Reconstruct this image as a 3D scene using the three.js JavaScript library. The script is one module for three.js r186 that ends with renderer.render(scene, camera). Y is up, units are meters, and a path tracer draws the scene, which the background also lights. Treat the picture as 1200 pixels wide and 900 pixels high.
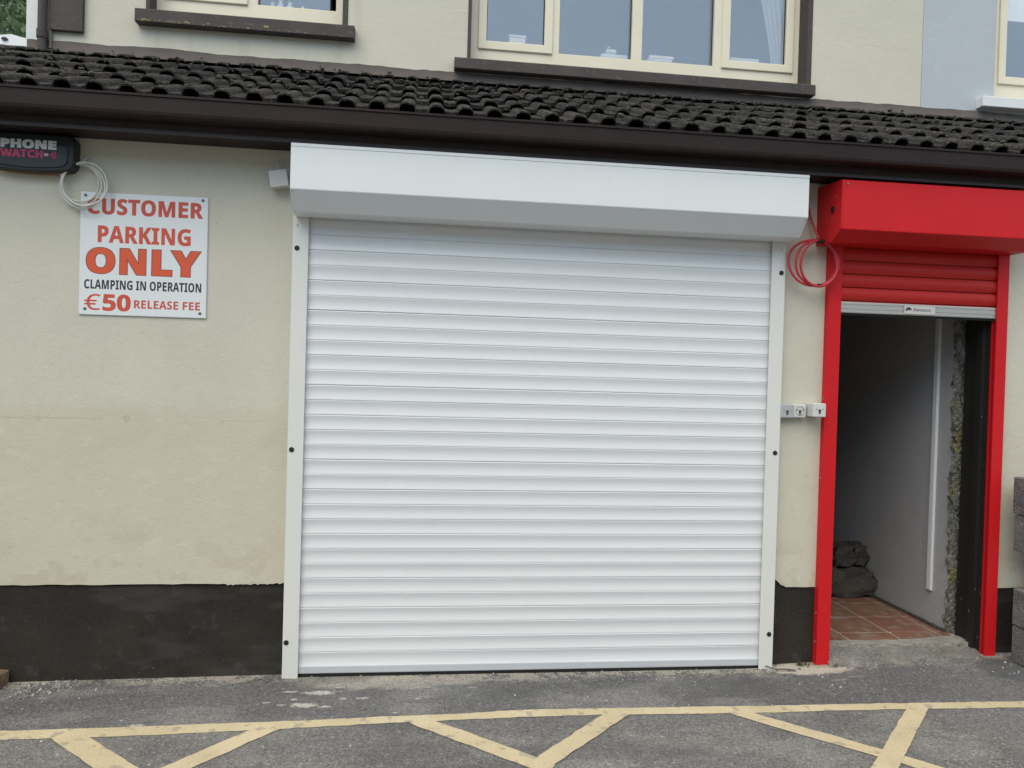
import * as THREE from 'three';
import { RoundedBoxGeometry } from 'three/addons/geometries/RoundedBoxGeometry.js';
import { mergeGeometries } from 'three/addons/utils/BufferGeometryUtils.js';

// ------------------------------------------------------------------ camera, sky, sun, exposure
const scene = new THREE.Scene();
const camera = new THREE.PerspectiveCamera(53.13, 4 / 3, 0.05, 400);
{
  const R = Math.PI / 180, yaw = 6.953 * R, pitch = -0.778 * R, roll = 1.647 * R;
  const fwd = new THREE.Vector3(Math.sin(yaw) * Math.cos(pitch), Math.sin(pitch), -Math.cos(yaw) * Math.cos(pitch));
  const right = new THREE.Vector3(Math.cos(yaw), 0, Math.sin(yaw));
  const up = new THREE.Vector3().crossVectors(right, fwd);
  const r2 = right.clone().multiplyScalar(Math.cos(roll)).addScaledVector(up, Math.sin(roll));
  const u2 = up.clone().multiplyScalar(Math.cos(roll)).addScaledVector(right, -Math.sin(roll));
  camera.position.set(0.6472, 1.58, 4.0253);
  camera.quaternion.setFromRotationMatrix(new THREE.Matrix4().makeBasis(r2, u2, fwd.clone().negate()));
}

// seeded noise
function rng(seed) { let s = seed >>> 0; return () => { s = (s + 0x6d2b79f5) >>> 0; let t = s; t = Math.imul(t ^ (t >>> 15), t | 1); t ^= t + Math.imul(t ^ (t >>> 7), t | 61); return ((t ^ (t >>> 14)) >>> 0) / 4294967296; }; }
const LAT = (() => { const r = rng(77), a = new Float32Array(65536); for (let i = 0; i < 65536; i++) a[i] = r(); return a; })();
function vn(x, y, per = 256, seed = 0) {           // value noise, period per
  const xi = Math.floor(x), yi = Math.floor(y); let fx = x - xi, fy = y - yi; fx = fx * fx * (3 - 2 * fx); fy = fy * fy * (3 - 2 * fy);
  let x0 = xi % per, y0 = yi % per; if (x0 < 0) x0 += per; if (y0 < 0) y0 += per; const x1 = x0 + 1 === per ? 0 : x0 + 1, y1 = y0 + 1 === per ? 0 : y0 + 1, o = seed * 1013;
  const a = LAT[(x0 * 257 + y0 * 7919 + o) & 65535], b = LAT[(x1 * 257 + y0 * 7919 + o) & 65535], c = LAT[(x0 * 257 + y1 * 7919 + o) & 65535], d = LAT[(x1 * 257 + y1 * 7919 + o) & 65535];
  return a + (b - a) * fx + (c - a + (a - b - c + d) * fx) * fy;
}
function fbm(x, y, per, seed, oct = 4) { let s = 0, w = 0.5, t = 0; for (let i = 0; i < oct; i++) { s += w * vn(x, y, per, seed + i * 13); t += w; w *= 0.5; x *= 2; y *= 2; per *= 2; } return s / t; }
const clamp = (v, a = 0, b = 1) => Math.min(b, Math.max(a, v));
const sst = (a, b, x) => { const t = clamp((x - a) / (b - a)); return t * t * (3 - 2 * t); };
const lerp = (a, b, t) => a + (b - a) * t;

// overcast sky, brighter towards the zenith
{
  const w = 512, h = 256, d = new Float32Array(w * h * 4);
  for (let j = 0; j < h; j++) {
    const el = ((j + 0.5) / h - 0.5) * Math.PI, up = Math.max(0, Math.sin(el));
    const base = el < 0 ? 0.22 : (1 + 0.75 * up) / 1.75;
    for (let i = 0; i < w; i++) {
      const az = i / w, c = el < 0 ? 0.5 : fbm(az * 8, el * 3.2 + 4, 8, 5, 4);
      const v = base * (0.9 + 0.2 * c), k = (j * w + i) * 4, blue = 1 - sst(0.45, 0.8, up);
      d[k] = v * lerp(1.10, 0.74, blue); d[k + 1] = v * lerp(1.0, 0.97, blue); d[k + 2] = v * lerp(0.86, 1.25, blue); d[k + 3] = 1;
    }
  }
  const t = new THREE.DataTexture(d, w, h, THREE.RGBAFormat, THREE.FloatType);
  t.mapping = THREE.EquirectangularReflectionMapping; t.magFilter = t.minFilter = THREE.LinearFilter; t.needsUpdate = true;
  scene.background = t; scene.environment = t;
}
const sun = new THREE.DirectionalLight(new THREE.Color(1, 0.94, 0.83), 1.0);
sun.position.set(-3, 10, 6.5); sun.target.position.set(1, 1, 0);
sun.castShadow = true; sun.shadow.radius = 90; sun.shadow.mapSize.set(2048, 2048);
Object.assign(sun.shadow.camera, { left: -9, right: 9, top: 9, bottom: -9, near: 0.5, far: 40 });
scene.add(sun, sun.target);
const renderer = new THREE.WebGLRenderer({ antialias: true });
renderer.toneMapping = THREE.LinearToneMapping;
renderer.toneMappingExposure = 1.65;
renderer.outputColorSpace = THREE.SRGBColorSpace;
renderer.shadowMap.enabled = true;

// ------------------------------------------------------------------ helpers
const taken = {};
function numbered(n) { if (!(n in taken)) { taken[n] = 0; return n; } taken[n]++; return n + '_' + String(taken[n]).padStart(3, '0'); }
function mesh(name, geo, mat, parent) {
  const m = new THREE.Mesh(Array.isArray(geo) ? mergeGeometries(geo.map((g) => flat(g))) : geo, mat);
  m.name = parent ? name : numbered(name); m.castShadow = m.receiveShadow = true; (parent || scene).add(m); return m;
}
function flat(g) { const q = g.index ? g.toNonIndexed() : g; for (const k of Object.keys(q.attributes)) if (!['position', 'normal', 'uv'].includes(k)) q.deleteAttribute(k); return q; }
function thing(name, label, category, pos = [0, 0, 0], group) {
  const g = new THREE.Group(); g.name = numbered(name); g.position.set(...pos); g.userData = { label, category }; if (group) g.userData.group = group; scene.add(g); return g;
}
function sub(name, parent, pos = [0, 0, 0]) { const g = new THREE.Group(); g.name = name; g.position.set(...pos); parent.add(g); return g; }
function structure(m, label, category) { m.userData = { kind: 'structure', label, category }; return m; }
// uv in metres from the dominant axis of each face
function uvm(g0, s = 1, ou = 0, ov = 0) {
  const g = flat(g0), p = g.attributes.position, uv = new Float32Array(p.count * 2), a = new THREE.Vector3(), b = new THREE.Vector3(), c = new THREE.Vector3();
  for (let i = 0; i < p.count; i += 3) {
    a.fromBufferAttribute(p, i); b.fromBufferAttribute(p, i + 1); c.fromBufferAttribute(p, i + 2);
    const n = b.clone().sub(a).cross(c.clone().sub(a)), ax = Math.abs(n.x), ay = Math.abs(n.y), az = Math.abs(n.z);
    [a, b, c].forEach((v, k) => { const q = az >= ax && az >= ay ? [v.x, v.y] : ay >= ax ? [v.x, v.z] : [v.z, v.y]; uv[(i + k) * 2] = q[0] * s + ou; uv[(i + k) * 2 + 1] = q[1] * s + ov; });
  }
  g.setAttribute('uv', new THREE.BufferAttribute(uv, 2)); return g;
}
const boxAt = (x0, x1, y0, y1, z0, z1) => uvm(new THREE.BoxGeometry(x1 - x0, y1 - y0, z1 - z0).translate((x0 + x1) / 2, (y0 + y1) / 2, (z0 + z1) / 2));
const rboxAt = (x0, x1, y0, y1, z0, z1, r = 0.004, seg = 2) => uvm(new RoundedBoxGeometry(x1 - x0, y1 - y0, z1 - z0, seg, r).translate((x0 + x1) / 2, (y0 + y1) / 2, (z0 + z1) / 2));
// profile [[z, y], ...] run along x
function alongX(pts, x0, x1, bevel = 0) {
  const s = new THREE.Shape(pts.map(([z, y]) => new THREE.Vector2(-z, y)));
  const g = new THREE.ExtrudeGeometry(s, { depth: x1 - x0 - 2 * bevel, bevelEnabled: bevel > 0, bevelSize: bevel, bevelThickness: bevel, bevelOffset: -bevel, bevelSegments: 2, steps: 1 });
  return uvm(g.rotateY(Math.PI / 2).translate(x0 + bevel, 0, 0));
}
// profile [[x, z], ...] run along y
function alongY(pts, y0, y1) {
  const s = new THREE.Shape(pts.map(([x, z]) => new THREE.Vector2(x, -z)));
  return uvm(new THREE.ExtrudeGeometry(s, { depth: y1 - y0, bevelEnabled: false }).rotateX(-Math.PI / 2).translate(0, y0, 0));
}
const tube = (pts, r, seg = 60, rad = 8, closed = false) => new THREE.TubeGeometry(new THREE.CatmullRomCurve3(pts.map((p) => new THREE.Vector3(...p)), closed), seg, r, rad, closed);
const disc = (x, y, z, r, d, seg = 20) => new THREE.CylinderGeometry(r, r, d, seg).rotateX(Math.PI / 2).translate(x, y, z);

// textures: f(u, v, out) fills rgb 0..1 (linear) at u, v in 0..1
const ENC = new Uint8Array(4097); for (let i = 0; i <= 4096; i++) { const c = i / 4096; ENC[i] = Math.round(255 * (c <= 0.0031308 ? 12.92 * c : 1.055 * Math.pow(c, 1 / 2.4) - 0.055)); }
const enc = (c) => ENC[(c * 4096 + 0.5) | 0];
function colorTex(w, h, f, rep) {
  const d = new Uint8Array(w * h * 4), o = [0, 0, 0];
  for (let j = 0; j < h; j++) for (let i = 0; i < w; i++) { f((i + 0.5) / w, (j + 0.5) / h, o); const k = (j * w + i) * 4; d[k] = enc(clamp(o[0])); d[k + 1] = enc(clamp(o[1])); d[k + 2] = enc(clamp(o[2])); d[k + 3] = 255; }
  return setTex(new THREE.DataTexture(d, w, h), rep, true);
}
function greyTex(w, h, f, rep) {
  const d = new Uint8Array(w * h * 4);
  for (let j = 0; j < h; j++) for (let i = 0; i < w; i++) { const v = Math.round(255 * clamp(f((i + 0.5) / w, (j + 0.5) / h))), k = (j * w + i) * 4; d[k] = d[k + 1] = d[k + 2] = v; d[k + 3] = 255; }
  return setTex(new THREE.DataTexture(d, w, h), rep, false);
}
function setTex(t, rep, srgb) {
  t.wrapS = t.wrapT = THREE.RepeatWrapping; t.magFilter = THREE.LinearFilter; t.minFilter = THREE.LinearMipmapLinearFilter; t.generateMipmaps = true;
  if (srgb) t.colorSpace = THREE.SRGBColorSpace; if (rep) t.repeat.set(...rep); t.needsUpdate = true; return t;
}
function std(o) { return new THREE.MeshStandardMaterial({ roughness: 0.7, ...o, color: o.color ? (o.color.isColor ? o.color : new THREE.Color().setRGB(...o.color)) : new THREE.Color(1, 1, 1) }); }
function matt(o, spec) { const m = new THREE.MeshPhysicalMaterial(); const b = std(o); m.color.copy(b.color); m.roughness = b.roughness; for (const k of ['map', 'bumpMap']) if (b[k]) m[k] = b[k]; m.bumpScale = b.bumpScale; m.specularIntensity = spec; return m; }
const mix3 = (o, c, t) => { o[0] = lerp(o[0], c[0], t); o[1] = lerp(o[1], c[1], t); o[2] = lerp(o[2], c[2], t); };

// ------------------------------------------------------------------ materials
const CREAM = [0.622, 0.597, 0.492];
const WX0 = -1.7, WW = 6.4, WY0 = -0.2, WH = 3.2;   // the stretch of lower wall that the wall texture covers
const spots = (() => { const r = rng(31), a = []; for (let i = 0; i < 70; i++) a.push([WX0 + r() * WW, 0.45 + r() * 2.2, 0.003 + r() * r() * 0.012, 0.2 + r() * 0.5]); a.push([-0.79, 1.30, 0.018, 0.45], [-1.2, 1.29, 0.014, 0.35], [-0.33, 1.29, 0.012, 0.3]); return a; })();
const cells = (list, reach) => { const m = new Map(); for (const b of list) { const e = reach(b); for (let i = Math.floor((b[0] - e) * 5); i <= Math.floor((b[0] + e) * 5); i++) for (let j = Math.floor((b[1] - e) * 5); j <= Math.floor((b[1] + e) * 5); j++) { const k = i * 1000 + j; if (!m.has(k)) m.set(k, []); m.get(k).push(b); } } return m; };
const NONE = [], bucket = (m, x, y) => m.get(Math.floor(x * 5) * 1000 + Math.floor(y * 5)) || NONE;
const spotCells = cells(spots, (b) => b[2]);
const wallMap = colorTex(2048, 1024, (u, v, o) => {
  const x = WX0 + u * WW, y = WY0 + v * WH, n1 = fbm(x * 1.3 + 20, y * 1.3, 256, 1, 4), n2 = fbm(x * 9, y * 9, 512, 2, 3), n3 = vn(x * 95, y * 95, 4096, 3);
  const streak = fbm(x * 7 + 3, y * 0.6, 256, 4, 3);
  const t = 0.94 + 0.10 * (n1 - 0.5) + 0.05 * (n2 - 0.5) + 0.035 * (n3 - 0.5) + 0.05 * (streak - 0.5);
  o[0] = CREAM[0] * t; o[1] = CREAM[1] * t; o[2] = CREAM[2] * t;
  // the lower stretch of wall carries an older, browner coat with a brushed upper edge
  const edge = 1.365 + 0.03 * (fbm(x * 2.2, 3, 256, 7, 3) - 0.5) + 0.10 * (fbm(x * 22, y * 4, 512, 8, 3) - 0.5);
  const old = sst(edge + 0.045, edge - 0.045, y) * (x < 2.6 ? 1 : 0.35), patch = 0.75 + 0.5 * (fbm(x * 3.1 + 9, y * 2.3, 256, 9, 4) - 0.5);
  mix3(o, [0.552, 0.494, 0.378], old * clamp(patch) * 0.72);
  const scuff = fbm(x * 16, y * 30, 512, 10, 3); if (scuff > 0.64) mix3(o, [0.64, 0.61, 0.5], sst(0.64, 0.8, scuff) * 0.2 * (0.35 + old));
  const dirt = fbm(x * 4.2, y * 5 + 7, 256, 11, 4); if (dirt > 0.58) mix3(o, [0.44, 0.41, 0.31], sst(0.58, 0.8, dirt) * 0.18 * (0.25 + old));
  // splash dirt with ragged outline just above the base, and drip marks
  const sp = fbm(x * 12, y * 14, 512, 12, 3), low = sst(0.85, 0.47, y); if (sp > 0.56) mix3(o, [0.45, 0.40, 0.29], sst(0.56, 0.72, sp) * low * 0.4);
  const hair = Math.abs(y - 1.296 - 0.012 * (fbm(x * 3, 1, 64, 14, 3) - 0.5)); if (x < -0.9 && hair < 0.003) mix3(o, [0.4, 0.36, 0.28], 0.35);
  for (const s of bucket(spotCells, x, y)) { const dx = x - s[0], dy = y - s[1]; if (dx * dx + dy * dy < s[2] * s[2]) mix3(o, [0.33, 0.29, 0.22], s[3] * 0.7 * (0.4 + vn(x * 200, y * 200, 8192, 15))); }
}, [1 / WW, 1 / WH]);
wallMap.offset.set(-WX0 / WW, -WY0 / WH); wallMap.wrapS = wallMap.wrapT = THREE.MirroredRepeatWrapping;
const renderBump = greyTex(1024, 1024, (u, v) => 0.45 * fbm(u * 6, v * 9, 6, 21, 4) + 0.35 * fbm(u * 40, v * 40, 40, 22, 3) + 0.2 * vn(u * 220, v * 220, 220, 23), [1 / 1.3, 1 / 1.3]);
const M = {};
M.wall = std({ map: wallMap, roughness: 0.88, bumpMap: renderBump, bumpScale: 0.0028 });
const upMap = colorTex(1024, 1024, (u, v, o) => {
  const n1 = fbm(u * 4, v * 4, 4, 41, 4), n2 = fbm(u * 24, v * 24, 24, 42, 3), n3 = vn(u * 300, v * 300, 300, 43), t = 0.97 + 0.10 * (n1 - 0.5) + 0.05 * (n2 - 0.5) + 0.03 * (n3 - 0.5);
  o[0] = CREAM[0] * 1.02 * t; o[1] = CREAM[1] * 1.02 * t; o[2] = CREAM[2] * 1.02 * t;
  const st = fbm(u * 30, v * 3, 30, 44, 3); if (st > 0.6) mix3(o, [0.47, 0.44, 0.33], sst(0.6, 0.8, st) * 0.3);
}, [1 / 3, 1 / 3]);
M.upperWall = std({ map: upMap, roughness: 0.88, bumpMap: renderBump, bumpScale: 0.0028 });
M.neighbour = std({ map: colorTex(512, 512, (u, v, o) => { const t = 0.95 + 0.08 * (fbm(u * 6, v * 6, 6, 51, 4) - 0.5) + 0.03 * (vn(u * 200, v * 200, 200, 52) - 0.5); o[0] = 0.49 * t; o[1] = 0.53 * t; o[2] = 0.565 * t; }, [0.4, 0.4]), roughness: 0.85, bumpMap: renderBump, bumpScale: 0.0025 });
M.plinth = matt({ map: colorTex(1024, 512, (u, v, o) => {
  const n = fbm(u * 10, v * 5, 5, 61, 4), f = vn(u * 260, v * 130, 130, 62), t = 0.75 + 0.6 * (n - 0.5) + 0.25 * (f - 0.5); o[0] = 0.041 * t; o[1] = 0.035 * t; o[2] = 0.029 * t;
  const s = fbm(u * 40, v * 20, 20, 63, 3); if (s > 0.7) mix3(o, [0.08, 0.075, 0.068], sst(0.7, 0.9, s) * 0.35);
  const c = vn(u * 90, v * 45, 45, 64); if (c > 0.985) mix3(o, [0.2, 0.19, 0.17], 0.5);
  const d = fbm(u * 7 + 2, v * 14, 14, 65, 3); if (d > 0.55) mix3(o, [0.075, 0.07, 0.062], sst(0.55, 0.8, d) * 0.35);
}, [0.5, 1]), roughness: 0.72, bumpMap: renderBump, bumpScale: 0.003 }, 0.45);
M.brown = matt({ map: colorTex(512, 512, (u, v, o) => { const t = 0.9 + 0.35 * (fbm(u * 8, v * 8, 8, 71, 4) - 0.5) + 0.1 * (vn(u * 180, v * 180, 180, 72) - 0.5); o[0] = 0.027 * t; o[1] = 0.017 * t; o[2] = 0.0155 * t; }, [1, 1]), roughness: 0.5 }, 0.4);
M.fascia = std({ map: M.brown.map, color: [1.5, 1.6, 1.7], roughness: 0.32 });
M.brownPaint = std({ map: colorTex(512, 512, (u, v, o) => {
  const t = 0.95 + 0.3 * (fbm(u * 6, v * 6, 6, 73, 4) - 0.5); o[0] = 0.067 * t; o[1] = 0.056 * t; o[2] = 0.052 * t;
  const w = fbm(u * 34, v * 34, 34, 74, 3); if (w > 0.72) mix3(o, [0.16, 0.15, 0.135], sst(0.72, 0.84, w) * 0.45);
}, [1.4, 1.4]), roughness: 0.75, bumpMap: renderBump, bumpScale: 0.004 });
M.flashing = std({ map: colorTex(512, 256, (u, v, o) => { const t = 0.9 + 0.5 * (fbm(u * 10, v * 5, 5, 77, 4) - 0.5); o[0] = 0.115 * t; o[1] = 0.098 * t; o[2] = 0.090 * t; }, [0.7, 1.4]), roughness: 0.85, bumpMap: renderBump, bumpScale: 0.004 });
const tileCol = (k) => colorTex(512, 512, (u, v, o) => {
  const n = fbm(u * 7, v * 7, 7, 81 + k, 4), f = vn(u * 110, v * 110, 110, 84 + k), t = 0.7 + 0.8 * (n - 0.4) + 0.5 * (f - 0.5);
  o[0] = 0.026 * t; o[1] = 0.023 * t; o[2] = 0.022 * t;
  const l = fbm(u * 22 + k, v * 22, 22, 86 + k, 3); if (l > 0.60) mix3(o, [0.19, 0.18, 0.16], sst(0.60, 0.70, l) * 0.32);
  const s = vn(u * 46, v * 46, 46, 88 + k); if (s > 0.92) mix3(o, [0.36, 0.35, 0.31], sst(0.92, 0.98, s) * 0.8);
  const g = fbm(u * 11, v * 11, 11, 90 + k, 3); if (g > 0.6) mix3(o, [0.035, 0.038, 0.02], sst(0.6, 0.75, g) * 0.6);
}, [3, 3]);
const tileBump = greyTex(512, 512, (u, v) => 0.5 * fbm(u * 26, v * 26, 26, 95, 3) + 0.5 * vn(u * 120, v * 120, 120, 96), [3, 3]);
M.tiles = [0, 1, 2].map((k) => std({ map: tileCol(k * 17), color: [[1, 1, 1], [0.78, 0.78, 0.8], [1.35, 1.28, 1.18]][k], roughness: 0.85, bumpMap: tileBump, bumpScale: 0.014 }));
M.white = std({ color: [0.76, 0.785, 0.785], roughness: 0.36, map: colorTex(512, 512, (u, v, o) => { const t = 0.985 + 0.025 * (fbm(u * 5, v * 5, 5, 101, 3) - 0.5); o[0] = o[1] = o[2] = t; const s = fbm(u * 20, v * 20, 20, 102, 3); if (s > 0.72) mix3(o, [0.9, 0.89, 0.87], s - 0.72); }, [0.7, 0.7]) });
M.slat = std({ color: [0.73, 0.745, 0.755], roughness: 0.34, map: M.white.map });
M.guideWhite = std({ color: [0.72, 0.72, 0.68], roughness: 0.5, map: M.white.map });
M.black = std({ color: [0.012, 0.012, 0.012], roughness: 0.6 });
M.blackPaint = std({ map: colorTex(512, 1024, (u, v, o) => {
  const t = 0.8 + 0.5 * (fbm(u * 5, v * 10, 5, 111, 4) - 0.5); o[0] = 0.020 * t; o[1] = 0.018 * t; o[2] = 0.016 * t;
  const c = fbm(u * 22, v * 44, 22, 112, 3), low = v < 0.2 && v > 0.06 ? 0.06 : 0; if (c > 0.84 - low) mix3(o, [0.26, 0.25, 0.21], sst(0.84 - low, 0.88 - low, c) * 0.7);
}, [2.2, 0.5]), roughness: 0.55, bumpMap: renderBump, bumpScale: 0.004 });
M.rubber = std({ color: [0.01, 0.01, 0.01], roughness: 0.9 });
const redMap = colorTex(512, 512, (u, v, o) => {
  const t = 0.97 + 0.10 * (fbm(u * 5, v * 5, 5, 121, 4) - 0.5); o[0] = o[1] = o[2] = t;
  const c = fbm(u * 46, v * 46, 46, 122, 2); if (c > 0.87) mix3(o, [0.9, 2.0, 2.0], 0.4);
  const f = fbm(u * 3 + 1, v * 3, 3, 123, 3); if (f > 0.55) mix3(o, [0.9, 1.6, 1.6], (f - 0.55) * 0.8);
}, [1.1, 1.1]);
M.red = matt({ map: redMap, color: [0.60, 0.013, 0.017], roughness: 0.45 }, 0.5);
M.redSlat = matt({ map: redMap, color: [0.50, 0.022, 0.017], roughness: 0.5 }, 0.6);
M.alu = std({ color: [0.55, 0.54, 0.5], roughness: 0.42, metalness: 0.55 });
M.screw = std({ color: [0.32, 0.29, 0.25], roughness: 0.4, metalness: 0.8 });
M.upvc = std({ map: colorTex(256, 256, (u, v, o) => { const t = 0.97 + 0.06 * (fbm(u * 6, v * 6, 6, 131, 3) - 0.5); o[0] = 0.82 * t; o[1] = 0.75 * t; o[2] = 0.58 * t; }, [1, 1]), roughness: 0.4 });
M.whitePaint = std({ color: [0.72, 0.74, 0.74], roughness: 0.6, bumpMap: renderBump, bumpScale: 0.003 });
M.pane = new THREE.MeshPhysicalMaterial({ color: 0xffffff, roughness: 0.01, transmission: 1, thickness: 0, ior: 2.18 });
M.gasket = std({ color: [0.03, 0.03, 0.035], roughness: 0.7 });
M.room = std({ color: [0.32, 0.33, 0.33], roughness: 0.95 });
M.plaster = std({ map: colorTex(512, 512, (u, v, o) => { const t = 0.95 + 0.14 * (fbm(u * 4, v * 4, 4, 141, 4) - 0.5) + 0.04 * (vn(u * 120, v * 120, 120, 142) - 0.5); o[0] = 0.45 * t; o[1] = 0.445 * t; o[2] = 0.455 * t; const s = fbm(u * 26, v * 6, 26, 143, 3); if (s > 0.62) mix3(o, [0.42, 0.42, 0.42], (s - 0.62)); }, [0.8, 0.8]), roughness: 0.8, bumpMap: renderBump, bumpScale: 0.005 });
const concMap = colorTex(512, 512, (u, v, o) => {
  const n = fbm(u * 6, v * 6, 6, 151, 4), f = vn(u * 150, v * 150, 150, 152), t = 0.8 + 0.6 * (n - 0.5) + 0.55 * (f - 0.5); o[0] = 0.25 * t; o[1] = 0.245 * t; o[2] = 0.235 * t;
  const p = vn(u * 70, v * 70, 70, 153); if (p > 0.86) mix3(o, [0.08, 0.08, 0.075], 0.6); if (p < 0.1) mix3(o, [0.5, 0.5, 0.47], 0.5);
}, [2.5, 2.5]);
const concBump = greyTex(512, 512, (u, v) => 0.5 * fbm(u * 40, v * 40, 40, 154, 3) + 0.5 * vn(u * 130, v * 130, 130, 155), [2.5, 2.5]);
M.concrete = std({ map: concMap, color: [0.9, 0.9, 0.9], roughness: 0.95, bumpMap: concBump, bumpScale: 0.012 });
M.ramp = std({ map: concMap, color: [1.25, 1.22, 1.17], roughness: 0.95, bumpMap: concBump, bumpScale: 0.014 });
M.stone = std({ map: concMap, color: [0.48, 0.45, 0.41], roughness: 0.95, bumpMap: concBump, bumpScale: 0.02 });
M.cement = std({ map: concMap, color: [1.7, 1.66, 1.56], roughness: 0.95, bumpMap: concBump, bumpScale: 0.01 });
M.broken = std({ map: colorTex(256, 512, (u, v, o) => {
  const n = fbm(u * 12, v * 24, 12, 161, 4), t = 0.6 + 0.9 * (n - 0.3); o[0] = 0.30 * t; o[1] = 0.29 * t; o[2] = 0.25 * t;
  const y = fbm(u * 5, v * 8, 5, 162, 3); if (y > 0.6) mix3(o, [0.30, 0.26, 0.08], sst(0.6, 0.7, y) * 0.7);
}, [4, 1.2]), roughness: 0.95, bumpMap: concBump, bumpScale: 0.02 });
M.terracotta = [0, 1, 2].map((k) => std({ map: colorTex(256, 256, (u, v, o) => {
  const t = 0.92 + 0.35 * (fbm(u * 4, v * 4, 4, 171 + k * 5, 4) - 0.5); o[0] = 0.25 * t; o[1] = (0.115 + 0.008 * k) * t; o[2] = 0.080 * t;
  const d = fbm(u * 7, v * 7, 7, 173 + k * 7, 4); if (d > 0.5) mix3(o, [0.27, 0.24, 0.2], sst(0.5, 0.75, d) * 0.6);
}, [3.2, 3.2]), roughness: 0.55 }));
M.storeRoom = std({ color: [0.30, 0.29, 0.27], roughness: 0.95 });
M.grout = std({ color: [0.52, 0.46, 0.40], roughness: 0.95 });
M.brick = std({ map: colorTex(256, 256, (u, v, o) => { const t = 0.8 + 0.8 * (fbm(u * 7, v * 7, 7, 181, 4) - 0.5); o[0] = 0.26 * t; o[1] = 0.16 * t; o[2] = 0.095 * t; const s = fbm(u * 13, v * 13, 13, 182, 3); if (s > 0.58) mix3(o, [0.10, 0.11, 0.06], 0.6); }, [5, 5]), roughness: 0.95, bumpMap: concBump, bumpScale: 0.01 });

// ------------------------------------------------------------------ ground
const hG = (x, z) => -0.011 * Math.max(0, -x) * (x > -2 ? 1 : 2 / -x) + 0.05 * sst(2.3, 3.9, x) * (1 - sst(0.1, 1.0, z)) * (1 - sst(4.2, 4.9, x));
const GX0 = -1.9, GX1 = 4.9, GZ0 = -0.05, GZ1 = 3.35;
const blobs = (() => { // mortar splashes and sandy spills: x, z, rx, rz, colour, strength
  const r = rng(5), a = [[0.213, 0.229, 0.085, 0.026, 1], [0.152, 0.365, 0.07, 0.028, 1], [0.252, 0.384, 0.03, 0.012, 1], [0.10, 0.30, 0.02, 0.012, 1], [0.42, 0.30, 0.035, 0.012, 0.8], [0.07, 0.21, 0.045, 0.012, 0.8], [0.33, 0.30, 0.02, 0.02, 0.7], [0.05, 0.36, 0.025, 0.012, 0.8], [-0.02, 0.33, 0.02, 0.01, 0.7], [0.3, 0.17, 0.03, 0.01, 0.5],
    [0.96, 0.2, 0.03, 0.008, 0.5], [0.78, 0.22, 0.03, 0.008, 0.4], [0.7, 0.3, 0.03, 0.008, 0.3], [2.9, 0.24, 0.06, 0.01, 0.45], [3.0, 0.21, 0.05, 0.008, 0.4], [-0.54, 0.52, 0.045, 0.018, 0.8]];
  for (let i = 0; i < 90; i++) a.push([-1.4 + r() * 5.4, 0.06 + r() * 1.2, 0.004 + r() * r() * 0.014, 0.004 + r() * r() * 0.01, 0.3 + r() * 0.6]);
  return a;
})();
const blobCells = cells(blobs, (b) => 1.6 * Math.max(b[2], b[3]));
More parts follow.
